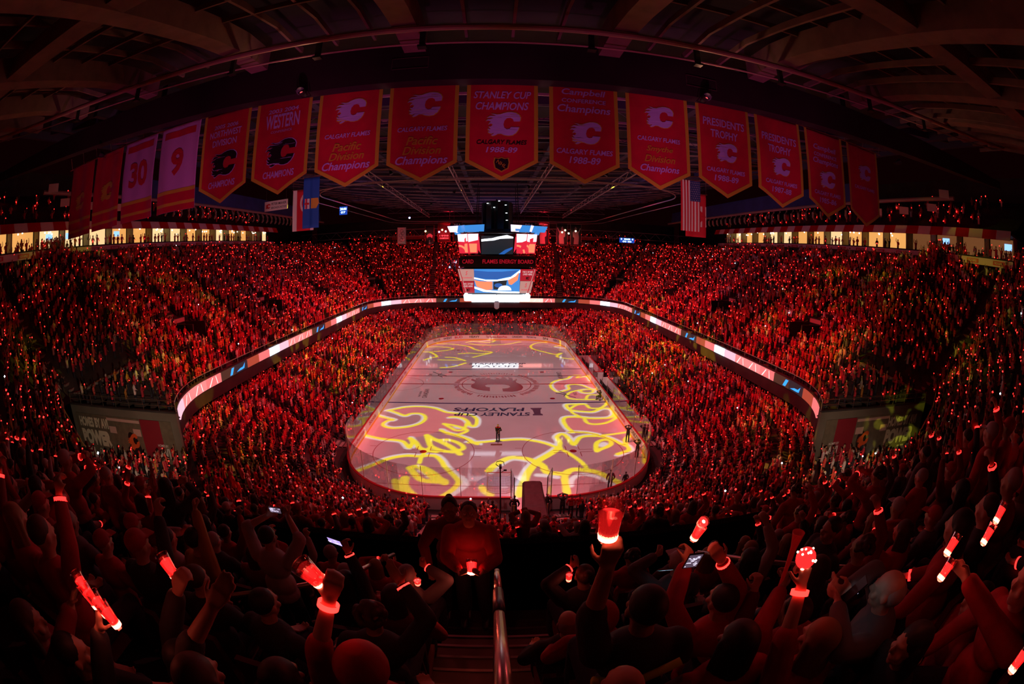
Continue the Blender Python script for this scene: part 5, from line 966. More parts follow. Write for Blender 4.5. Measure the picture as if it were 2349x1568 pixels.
def rows(P, N, offs, zf, ok, zone, aisle_w, A, phase, C_, closed=True, gap=.53):
    for s_ in offs:
        Q = P+N*s_; cl = np.concatenate([[0], np.cumsum(np.linalg.norm(np.diff(Q, axis=0), axis=1))]); tot = cl[-1]; k = int(tot/gap)
        t = (np.arange(k)+.5)*gap+rng.uniform(-.09, .09, k); t = t[(t > 0) & (t < tot)]; X = np.interp(t, cl, Q[:, 0]); Y = np.interp(t, cl, Q[:, 1]); nx = np.interp(t, cl, N[:, 0]); ny = np.interp(t, cl, N[:, 1]); u = np.interp(t, cl, C_[:len(P)])
        scale = max(.2, np.interp(0, [0], [1]))
        if A: ex = np.interp(t, cl, np.gradient(cl)/np.maximum(np.gradient(C_[:len(P)]), 1e-6)); loc = np.abs(((u/A) % 1)-.5)*A*ex; keep_ = loc > aisle_w/2
        else: keep_ = np.ones(len(t), bool)
        keep_ &= ok(X, Y) & (rng.random(len(t)) < .94); X, Y, nx, ny = X[keep_], Y[keep_], nx[keep_], ny[keep_]
        if not len(X): continue
        Z = zf(X, Y, s_); X = X+rng.normal(0, .09, len(X)); Y = Y+rng.normal(0, .09, len(Y))
        ang = np.arctan2(-nx, ny)+PI                 # +Y turned to face inwards
        for i in range(len(X)): PEOPLE.append((X[i], Y[i], Z[i], ang[i], zone))
UPx, UNx = np.vstack([UP, UP[:1]]), np.vstack([UN, UN[:1]]); LPx, LNx = np.vstack([LP_, LP_[:1]]), np.vstack([LN_, LN_[:1]])
vx = np.array(VOMS)
def okU(X, Y):
    k = ((Y > wall_y(X)+.4) | ((np.abs(X) > 36.3) & (Y > -38.2))); d = np.sqrt(((X[:, None]-vx[None, :, 0])**2+(Y[:, None]-vx[None, :, 1])**2).min(1)); return k & (d > 1.9)
rows(UPx, UNx, np.arange(.6, 18.7, .86), lambda X, Y, s: z_up(X, Y), okU, 'U', 1.2, AU, 0, UPL)
rows(UPx, UNx, np.arange(19.2, 24.5, .86), lambda X, Y, s: z_up(X, Y), lambda X, Y: okU(X, Y) & (Y < -27) & (np.abs(X) < 48), 'U', 1.2, AU, 0, UPL)
def okL(X, Y):
    tun = (Y < -29) & (X > -.2) & (X < 5.2) & (Y > -38.2); bench = (X > 12) & (X < 15.3) & (Y > -11.5) & (Y < 12)
    inr = (np.abs(X) < UA+1.4) & (np.abs(Y) < UB+1.2); cor = (np.abs(X) > UA-UR) & (np.abs(Y) > UB-UR) & (np.hypot(np.abs(X)-(UA-UR), np.abs(Y)-(UB-UR)) > UR+1.4)
    ext = (Y < -33) & (Y > -46.9+.09*np.maximum(0, np.abs(X)-8)*1.6) & (Y < wall_y(X)-.8) & (np.abs(X) < 31)
    return ((inr & ~cor & (Y > -34)) | ext | ((Y < -30) & (np.abs(X) < 20) & (Y > -46.9))) & ~tun & ~bench
rows(LPx, LNx, np.arange(.7, 9.3, .80), lambda X, Y, s: np.full(len(X), float(z_low(np.array([s]))[0])), okL, 'L', 1.2, AL, 0, LPL)
rows(LPx, LNx, np.arange(9.75, 28, .84), lambda X, Y, s: np.full(len(X), float(z_low(np.array([s]))[0])), okL, 'L', 1.2, AL, 0, LPL)
def okN(X, Y): return (Y > -64) & ~((np.abs(X+.4) < 1.5) & (Y < -51)) & ~((np.abs(X+.3) < 4.5) & (Y < -51.0) & (Y > -52.4)) & (np.hypot(X-CAM.x, Y-CAM.y) > 2.2) & ~((np.abs(X) < 3.9) & (Y < -52.0)) & (Y < wall_y(X)+8)
F2L = cumlen(F2P, False)
rows(F2P, F2N, np.arange(.72, 15.6, .8), lambda X, Y, s: z_up(X, Y), okN, 'N', 1.1, 9.0, 0, F2L, False)
for s in (-1, 1):
    gy = np.arange(-62, -35.6, .5); GL = np.stack([np.full(len(gy), s*36.8), gy], 1); GN = np.tile([float(s), 0.0], (len(gy), 1))
    def okE(X, Y):
        q = (np.abs(X)-36.5)*.87+(Y+36.2)*.49; return (Y < -38.1) & (q > 0)
    rows(GL, GN, np.arange(.2, 11.5, .86), lambda X, Y, s_: z_up(X, Y), okE, 'U', 0, 0, 0, cumlen(GL, False), False)
for s in (-1, 1):                                    # galleries above the suites and people in front of the suites
    for r_ in range(5):
        for y in np.arange(-38, 27, .75):
            if random.random() < .22: PEOPLE.append((s*(48.2+r_*1.5), y+random.uniform(-.2, .2), 24.2+r_*.8, s*PI/2, 'G'))
    for y in np.arange(-38, 27, .8):
        if random.random() < .6: PEOPLE.append((s*47.4, y, 21.0, s*PI/2, 'S'))
for x in np.arange(-40, 40, .8):
    for r_ in range(3):
        if random.random() < .5: PEOPLE.append((x, 59.6+r_*.6, 20.6+.3*r_, PI, 'U'))
PA = np.array([p[:4] for p in PEOPLE]); ZN = np.array([p[4] for p in PEOPLE]); DC = np.sqrt(((PA[:, :3]-np.array(CAM)[None])**2).sum(1))
print('people', len(PA))
# the nearest ones in view get bodies of their own
fwv = np.array(_f); rel = PA[:, :3]+np.array([0, 0, 1.5])-np.array(CAM)[None]; cosv = (rel@fwv)/np.linalg.norm(rel, axis=1)
xx = rel@np.array(_r2); yy = rel@np.array(_u2); th = np.arccos(np.clip(cosv, -1, 1)); RRr = 2*1023*np.sin(th/2); hh = np.hypot(xx, yy); PX = 1174.5+RRr*xx/hh; PY = 784-RRr*yy/hh
inview = (PX > -20) & (PX < 2370) & (PY > 0) & (PY < 1590) & (th < 1.57)
order = np.argsort(np.where(inview, DC, 1e9)); NIND = 262; IND = order[:NIND]; isind = np.zeros(len(PA), bool); isind[IND] = True
shirt = np.array([(.58, .05, .08), (.50, .035, .06), (.62, .10, .08), (.42, .03, .05), (.6, .55, .52), (.03, .03, .035), (.02, .02, .025), (.55, .25, .05), (.10, .09, .12), (.65, .30, .30)]); sp = np.array([.22, .18, .15, .09, .11, .07, .06, .05, .04, .03])
hair = np.array([(.02, .012, .01), (.05, .03, .015), (.16, .09, .04), (.35, .25, .15), (.45, .02, .02), (.5, .48, .45), (.012, .012, .014)]); hp = np.array([.28, .22, .14, .08, .1, .06, .12])
def crowd_mesh(idx):
    V, T, Cc, off = [], [], [], 0; GV, GT, goff = [], [], 0; WV, WT, woff = [], [], 0
    prob = {'U': .46, 'L': .36, 'N': .42, 'G': .9, 'S': .25}
    for i in idx:
        x, y, z, a, = PA[i]; lod = 1 if DC[i] < 34 else 0; pose = int(rng.choice(5, p=(.40, .17, .17, .14, .12))); v, t, r, hnd = TM[(lod, pose)]
        h = rng.uniform(.9, 1.06); ca, sa = math.cos(a), math.sin(a); c = ca*h; s_ = sa*h
        X = x+v[:, 0]*c-v[:, 1]*s_; Y = y+v[:, 0]*s_+v[:, 1]*c; V.append(np.stack([X, Y, z+v[:, 2]*h-.12], 1)); T.append(t+off); off += len(v)
        role = np.zeros(len(v), int); role[t.ravel()] = np.repeat(r, 3)
        cs = shirt[rng.choice(len(shirt), p=sp)]*rng.uniform(.75, 1.15); ch = hair[rng.choice(len(hair), p=hp)]; sk = np.array((.45, .24, .17))*rng.uniform(.5, 1.1); pal = np.stack([cs, sk, ch, (.03, .03, .045)]); Cc.append(pal[role])
        u = rng.random()
        if u < prob[ZN[i]]:
            g = hnd[int(rng.random() < .5)]; r0 = rng.uniform(.062, .105)*(1.0 if DC[i] > 55 else .75)*(.7 if DC[i] < 25 else 1); gv, gt = glow_t(r0); P = np.array([x+g[0]*c-g[1]*s_, y+g[0]*s_+g[1]*c, z+g[2]*h-.12]); GV.append(gv+P); GT.append(gt+goff); goff += 6
        elif u > .994:
            g = hnd[0]; gv, gt = glow_t(.07); P = np.array([x+g[0]*c-g[1]*s_, y+g[0]*s_+g[1]*c, z+g[2]*h]); WV.append(gv+P); WT.append(gt+woff); woff += 6
    def mk(name, V, T, m_, C_=None, **kw):
        V, T = np.concatenate(V), np.concatenate(T); me = bpy.data.meshes.new(name); me.vertices.add(len(V)); me.vertices.foreach_set('co', V.astype(np.float32).ravel()); me.loops.add(T.size); me.loops.foreach_set('vertex_index', T.astype(np.int32).ravel())
        me.polygons.add(len(T)); me.polygons.foreach_set('loop_start', np.arange(0, T.size, 3, dtype=np.int32)); me.update(calc_edges=True)
        if C_ is not None:
            C_ = np.concatenate(C_); at = me.color_attributes.new('col', 'FLOAT_COLOR', 'POINT'); at.data.foreach_set('color', np.concatenate([C_, np.ones((len(C_), 1))], 1).astype(np.float32).ravel()); me.polygons.foreach_set('use_smooth', [True]*len(T))
        me.materials.append(m_); o = bpy.data.objects.new(name, me); COL.objects.link(o); return tag(o, **kw)
    mk('crowd', V, T, vcol_mat('crowd_cloth'), Cc, label='thousands of spectators in red filling the stands all round the rink', cat='crowd', kind='stuff')
    mk('crowd_wristbands', GV, GT, mat('wristband_glow', (.3, .01, .01), .5, emit=(1, .013, .011), strength=8, sample=False), label='countless glowing red wristbands scattered through the crowd', cat='wristbands', kind='stuff')
    mk('crowd_phone_lights', WV, WT, mat('phone_glow', (.3, .3, .3), .5, emit=(.75, .85, 1), strength=9, sample=False), label='scattered white phone lights in the crowd', cat='phone lights', kind='stuff')
crowd_mesh([i for i in range(len(PA)) if not isind[i]])
# ---------------------------------------------------------------- people with bodies of their own
skin = [mat('skin_a', (.50, .27, .19), .55), mat('skin_b', (.36, .19, .13), .55), mat('skin_c', (.58, .34, .26), .55)]
cloths = dict(red=mat('red_jersey', (.42, .01, .02), .8, noise=.15, nscale=12), dark=mat('dark_jacket', (.03, .028, .032), .8, noise=.2, nscale=10), white=mat('white_shirt', (.42, .38, .38), .8), yel=mat('yellow_light_painted_jersey', (.40, .22, .03), .8), grey=mat('grey_top', (.12, .11, .12), .8), maroon=mat('maroon_top', (.2, .01, .02), .8), navy=mat('navy_trousers', (.02, .022, .04), .8))  # yel: the yellow light on that jersey is put into its colour
hairs = dict(black=mat('black_hair', (.012, .009, .008), .6), brown=mat('brown_hair', (.05, .025, .012), .6), blond=mat('blond_hair', (.26, .15, .06), .6), grey=mat('grey_hair', (.3, .28, .27), .6), redcap=mat('red_cap', (.4, .01, .02), .7), whitecap=mat('pale_cap', (.45, .42, .42), .7))
shoe_m = mat('black_shoe', (.01, .01, .01), .5)
def fuse(mb, voxel, name, it=2):
    me = mb.mesh('t', M['black']); o = bpy.data.objects.new('t', me); COL.objects.link(o)
    r = o.modifiers.new('r', 'REMESH'); r.mode = 'VOXEL'; r.voxel_size = voxel; r.use_smooth_shade = True
    if it: s = o.modifiers.new('s', 'SMOOTH'); s.factor = .5; s.iterations = it
    dg = bpy.context.evaluated_depsgraph_get(); out = bpy.data.meshes.new_from_object(o.evaluated_get(dg)); out.name = name; out.materials.clear(); out.materials.append(M['black'])
    bpy.data.objects.remove(o); bpy.data.meshes.remove(me); return out
def limb(mb, a, b, ra, rb, n=10):
    a, b = Vector(a), Vector(b); mb.tube([a, a+(b-a)*.5, b], [ra, (ra+rb)/2*1.04, rb], n); mb.ell(a, (ra,)*3, n, 6); mb.ell(b, (rb,)*3, n, 6)
def ik(S, T, a, b, pole):
    S, T = Vector(S), Vector(T); d = T-S; L = min(d.length, (a+b)*.985); d.normalize(); T = S+d*L; x = (a*a-b*b+L*L)/(2*L); h = math.sqrt(max(a*a-x*x, 1e-6))
    p = Vector(pole); p = (p-d*p.dot(d)).normalized(); return S+d*x+p*h, T
def hand(mb, W, d, side, grip, fine):
    """palm, five fingers, thumb; d = forearm direction"""
    d = Vector(d).normalized(); up = Vector((0, 1, 0)) if abs(d.y) < .8 else Vector((0, 0, 1)); n = (up-d*up.dot(d)).normalized(); s = d.cross(n).normalized()*side   # n = palm facing, s = thumb side
    rp = .013 if fine else .016; P0 = Vector(W)
    for k in range(4): limb(mb, P0+s*(.012-.008*k), P0+d*.085+s*(.032-.021*k), rp+.002, rp, 8)
    cu = {'open': .12, 'relax': .45, 'grip': .95, 'fist': 1.45}[grip]
    for k, ln in enumerate((.072, .080, .074, .058)):
        p = P0+d*.085+s*(.032-.021*k); dd = d.copy(); a = 0
        for j, f in enumerate((.45, .32, .23)):
            a += cu*(.75, 1.0, .8)[j]; v = d*math.cos(a)+n*math.sin(a); q = p+v*ln*f*1.15; limb(mb, p, q, .0092 if fine else .012, .0080 if fine else .011, 6); p = q
    p = P0+d*.02+s*.025; v = (d*.55+s*.75+n*.35).normalized(); q = p+v*.045; limb(mb, p, q, .014, .011, 6); v2 = (d*.8+s*.2+n*(.5+.3*(cu > .8))).normalized(); limb(mb, q, q+v2*.035, .0105, .009, 6)
def skel(kind, lean=.06, rh=None, lh=None, hp=0, wide=1):
    sit = kind == 'sit'; J = {}; hz = .52 if sit else .94; J['hip'] = Vector((0, -.02 if sit else 0, hz)); up = Vector((0, math.sin(lean), math.cos(lean)))
    J['chest'] = J['hip']+up*.33; J['neck'] = J['hip']+up*.53; J['head'] = J['neck']+up*.15+Vector((0, .02, .02)); J['up'] = up
    for s, k in ((1, 'r'), (-1, 'l')):
        S = J['hip']+up*.46+Vector((s*.185*wide, 0, 0)); J['s'+k] = S; T = (rh if k == 'r' else lh)
        if T is None: T = S+Vector((s*.03, .30, -.36)) if sit else S+Vector((s*.08, .07, -.50))
        else: T = Vector(T)
        E, W = ik(S, T, .29, .26, Vector((s*.7, -.35, -.55 if T.z < S.z+.1 else -.15))); J['e'+k] = E; J['w'+k] = W
        if sit: J['h'+k] = J['hip']+Vector((s*.09, .04, -.02)); J['k'+k] = Vector((s*.14, .44, .50)); J['a'+k] = Vector((s*.14, .42, .09))
        else: J['h'+k] = J['hip']+Vector((s*.09, 0, -.03)); J['k'+k] = Vector((s*.11, .03, .50)); J['a'+k] = Vector((s*.12, -.02, .09))
    J['hp'] = hp; return J
def head_mesh(mb, c, hp, face=True):
    R = Matrix.Rotation(-hp, 3, 'X'); q = MB(); q.ell((0, -.008, .025), (.076, .094, .100), 14, 10); q.ell((0, .022, -.05), (.058, .068, .066), 12, 8); q.ell((0, .062, -.088), (.026, .024, .022), 8, 6)
    if face:
        q.ell((0, .096, -.014), (.012, .022, .022), 8, 6); q.ell((0, .085, .008), (.009, .016, .03), 8, 6); q.ell((0, .078, .028), (.05, .018, .010), 10, 6); q.ell((0, .084, -.052), (.026, .012, .006), 8, 6); q.ell((0, .083, -.063), (.023, .012, .007), 8, 6)
    for s in (-1, 1): q.ell((s*.078, -.005, -.008), (.012, .020, .030), 8, 6); q.ell((s*.042, .066, -.028), (.024, .02, .022), 8, 6)
    q.v = [tuple(R @ Vector(v)+Vector(c)) for v in q.v]; mb.add(q.v, q.f)
def hair_mesh(style):
    q = MB()
    if style == 'short': q.ell((0, -.022, .045), (.083, .094, .092), 16, 10)
    elif style == 'long':
        q.ell((0, -.022, .045), (.088, .10, .094), 16, 10)
        for k in range(9): a = PI+(k-4)*.36; x, y = .075*math.sin(a)*-1, .085*math.cos(a); limb(q, (x, y, .03), (x*1.25, y*1.15-.015, -.22-.03*(k % 3)), .032, .026, 8)
    elif style == 'bun': q.ell((0, -.022, .045), (.085, .097, .092), 16, 10); q.ell((0, -.10, .10), (.042, .042, .042), 10, 8)
    elif style == 'curly':
        r = random.Random(4)
        for k in range(60): a, b = r.uniform(0, 2*PI), r.uniform(-.35, 1.5); q.ell((.082*math.cos(a)*math.cos(b), -.025+.09*math.sin(a)*math.cos(b)*(1 if math.sin(a) < .3 else .3), .045+.09*math.sin(b)), (.03, .03, .03), 7, 5)
    elif style == 'cap': q.ell((0, -.015, .05), (.086, .10, .088), 16, 10); q.add([(-.075, .06, .045), (.075, .06, .045), (.06, .165, .03), (-.06, .165, .03), (-.075, .06, .058), (.075, .06, .058), (.06, .165, .043), (-.06, .165, .043)], [(0, 1, 2, 3), (7, 6, 5, 4), (0, 4, 5, 1), (1, 5, 6, 2), (2, 6, 7, 3), (3, 7, 4, 0)])
    elif style == 'hood': q.ell((0, -.03, .03), (.115, .12, .13), 16, 10); q.ell((0, -.08, -.12), (.13, .07, .09), 14, 8)
    elif style == 'thin': q.ell((0, -.045, .01), (.082, .076, .080), 16, 10)
    return fuse(q, .009 if style != 'curly' else .008, 'hair_'+style, 2)
HAIR = {}
def get_hair(s):
    if s not in HAIR: HAIR[s] = hair_mesh(s)
    return HAIR[s]
def body_set(J, voxel, gr='relax', gl_='relax', fine=False, bare=False, face=True, fat=1.0):
    """returns meshes of body, top, trousers and shoes for one pose"""
    b = MB(); U = J['up']
    head_mesh(b, J['head'], J['hp'], face); limb(b, J['neck']-U*.04, J['head']-U*.03, .056, .052)
    b.ell(J['chest']+U*.06, (.15, .10, .20), 14, 10); b.ell(J['hip']+U*.04, (.14, .10, .16), 14, 10)
    for k in 'rl':
        limb(b, J['s'+k], J['e'+k], .050, .042); limb(b, J['e'+k], J['w'+k], .043, .029); hand(b, J['w'+k], J['w'+k]-J['e'+k], (-1 if k == 'r' else 1), gr if k == 'r' else gl_, fine)
        limb(b, J['h'+k], J['k'+k], .075, .052); limb(b, J['k'+k], J['a'+k], .055, .036); limb(b, J['a'+k]-Vector((0, 0, .04)), J['a'+k]+Vector((0, .13, -.055)), .036, .028)
    t = MB(); t.ell(J['chest']+U*.085, (.195*fat, .135*fat, .175), 16, 10); t.ell(J['hip']+U*.16, (.175*fat, .135*fat, .16), 16, 10); t.ell(J['hip']+U*.04, (.185*fat, .145*fat, .12), 16, 10)
    limb(t, J['sr'], J['sl'], .075, .075); t.ell(J['neck']-U*.03, (.085, .075, .05), 12, 8)
    for k in 'rl':
        limb(t, J['s'+k], J['e'+k], .078*fat, .062*fat); w_ = J['e'+k]+(J['w'+k]-J['e'+k])*(.15 if bare else .86); limb(t, J['e'+k], w_, .062*fat, .050 if not bare else .058)
    p = MB(); p.ell(J['hip']-Vector((0, 0, .02)), (.165, .125, .11), 14, 8)
    for k in 'rl': limb(p, J['h'+k], J['k'+k], .092, .070); limb(p, J['k'+k], J['a'+k]+Vector((0, 0, .02)), .070, .058)
    s = MB(); limb(s, (0, -.03, -.045), (0, .15, -.05), .044, .038)
    return fuse(b, voxel, 'person_body'), fuse(t, voxel*1.25, 'person_top', 3), fuse(p, voxel*1.4, 'person_trousers', 2), fuse(s, voxel*1.4, 'person_shoes', 1)
def link(name, me, parent, m_, loc=None, rot=None):
    o = bpy.data.objects.new(name, me); COL.objects.link(o)
    if parent: o.parent = parent
    if loc is not None: o.location = loc
    if rot is not None: o.rotation_euler = rot
    o.material_slots[0].link = 'OBJECT'; o.material_slots[0].material = m_; return o
band_me = MB(); nb = 18; band_me.add([(r*math.cos(2*PI*k/nb), r*math.sin(2*PI*k/nb), z) for r, z in ((.040, -.012), (.044, -.012), (.044, .012), (.040, .012)) for k in range(nb)], [(j*nb+k, j*nb+(k+1) % nb, ((j+1) % 4)*nb+(k+1) % nb, ((j+1) % 4)*nb+k) for j in range(4) for k in range(nb)]); BAND = band_me.mesh('wristband', M['black'], True)
GLOW_H = mat('hand_glow_red', (.4, .01, .01), .5, emit=(1, .02, .015), strength=6); GLOW_S = mat('small_glow_red', (.4, .01, .01), .5, emit=(1, .014, .012), strength=5, sample=False)
def assemble(ms, J, loc, rz, sc_, skin_m, top_m, tr_m, hair_style, hair_m, label, group=None, wrist=None, wm=None, top_name='jersey', eyes=False):
    p = link('person', ms[0], None, skin_m, loc, (0, 0, rz)); p.scale = (sc_,)*3; tag(p, label, 'person', group)
    link(top_name, ms[1], p, top_m); link('trousers', ms[2], p, tr_m); [link('shoe', ms[3], p, shoe_m, J['a'+k]) for k in 'rl']
    if hair_style: link('hair' if hair_style not in ('cap', 'hood') else hair_style, get_hair(hair_style), p, hair_m, J['head'], (-J['hp'], 0, 0))
    if wrist:
        for k in wrist: d = (J['w'+k]-J['e'+k]).normalized(); o = link('wristband', BAND, p, wm or GLOW_S, J['w'+k]-d*.02); o.rotation_euler = d.to_track_quat('Z', 'Y').to_euler()
    if eyes:
        for s in (-1, 1):
            o = MB().ell((0, 0, 0), (.012, .012, .012), 10, 8).build('eye', mat('eye_white', (.6, .55, .55), .3), p, True); o.location = J['head']+(Matrix.Rotation(-J['hp'], 3, 'X') @ Vector((s*.031, .074, .008)))
    return p
# --- generic poses, copied many times
GP = []
for kind, rh, lh, gr, gl_ in (('stand', None, None, 'relax', 'relax'), ('stand', (.26, .15, 1.86), None, 'grip', 'relax'), ('stand', (.3, .12, 1.84), (-.3, .12, 1.84), 'open', 'open'), ('stand', (.08, .36, 1.55), (-.08, .36, 1.55), 'grip', 'grip'),
                              ('sit', None, None, 'relax', 'relax'), ('sit', (.24, .2, 1.45), None, 'grip', 'relax'), ('sit', (.07, .34, 1.12), (-.07, .34, 1.12), 'grip', 'grip')):
    J = skel(kind, .05 if kind == 'stand' else .1, rh, lh); GP.append((kind, J, body_set(J, .015, gr, gl_)))
tops = ['red', 'red', 'red', 'maroon', 'dark', 'dark', 'grey', 'white']; words_t = dict(red='a red jersey', maroon='a dark red top', dark='a dark jacket', grey='a grey top', white='a white top', yel='a yellow lit jersey')
hst = [('short', 'black'), ('short', 'brown'), ('long', 'brown'), ('long', 'black'), ('cap', 'redcap'), ('short', 'grey'), ('curly', 'brown'), ('long', 'blond'), ('cap', 'whitecap')]
act = {0: 'standing', 1: 'one arm raised', 2: 'both arms raised', 3: 'hands held up', 4: 'seated', 5: 'seated, arm raised', 6: 'seated, hands up'}
hw = {('short', 'black'): 'short black hair', ('short', 'brown'): 'short brown hair', ('long', 'brown'): 'long brown hair', ('long', 'black'): 'long black hair', ('cap', 'redcap'): 'a red cap', ('short', 'grey'): 'short grey hair', ('curly', 'brown'): 'curly brown hair', ('long', 'blond'): 'long blond hair', ('cap', 'whitecap'): 'a pale cap'}
def generic(x, y, z, rz, pose, where):
    kind, J, ms = GP[pose]; t = random.choice(tops); h = random.choice(hst); s = random.uniform(.92, 1.06); wr = None
    if pose in (1, 5) and random.random() < .75: wr = 'r'
    elif pose in (2, 3, 6) and random.random() < .6: wr = random.choice('rl')
    elif random.random() < .3: wr = 'l'
    lb = 'person in %s, %s, %s, %s' % (words_t[t], hw[h], act[pose], where); p = assemble(ms, J, (x, y, z), rz, s, random.choice(skin), cloths[t], cloths['navy'], h[0], hairs[h[1]], lb, lb, wr)
    if random.random() < .5 and pose not in (1, 5): p.scale.x *= -1
    return p
for i in IND:
    x, y, z, a = PA[i]
    if ZN[i] == 'N': wh = 'blue flag side' if x < -4 else ('striped flag side' if x > 4 else 'balcony front')
    else: wh = 'lower stands'
    pose = int(rng.choice(7, p=(.26, .16, .13, .13, .14, .1, .08))) if DC[i] > 6 else int(rng.choice(7, p=(.03, 0, 0, 0, .6, .15, .22)))
    generic(x, y, z, a, pose, wh)
seat_m = mat('seat_shell', (.09, .012, .015), .6)
sm = MB(); sm.box((0, 0, .43), (.44, .42, .06)); SEAT = sm.mesh('seat_cushion', seat_m); sm = MB(); sm.box((0, -.24, .68), (.44, .05, .5), 0, 0, .9); SBACK = sm.mesh('seat_back', seat_m); sm = MB(); sm.box((0, -.1, .2), (.06, .3, .42)); SLEG = sm.mesh('seat_leg', M['black'])
def seat(x, y, z, near):
    e = empty('arena_seat', (x, y, z), 0, 'dark red arena seat under a person %s' % near, 'seat', 'occupied seats %s' % near)
    for n_, me in (('seat_cushion', SEAT), ('seat_back', SBACK), ('seat_stand', SLEG)): o = bpy.data.objects.new(n_, me); COL.objects.link(o); o.parent = e
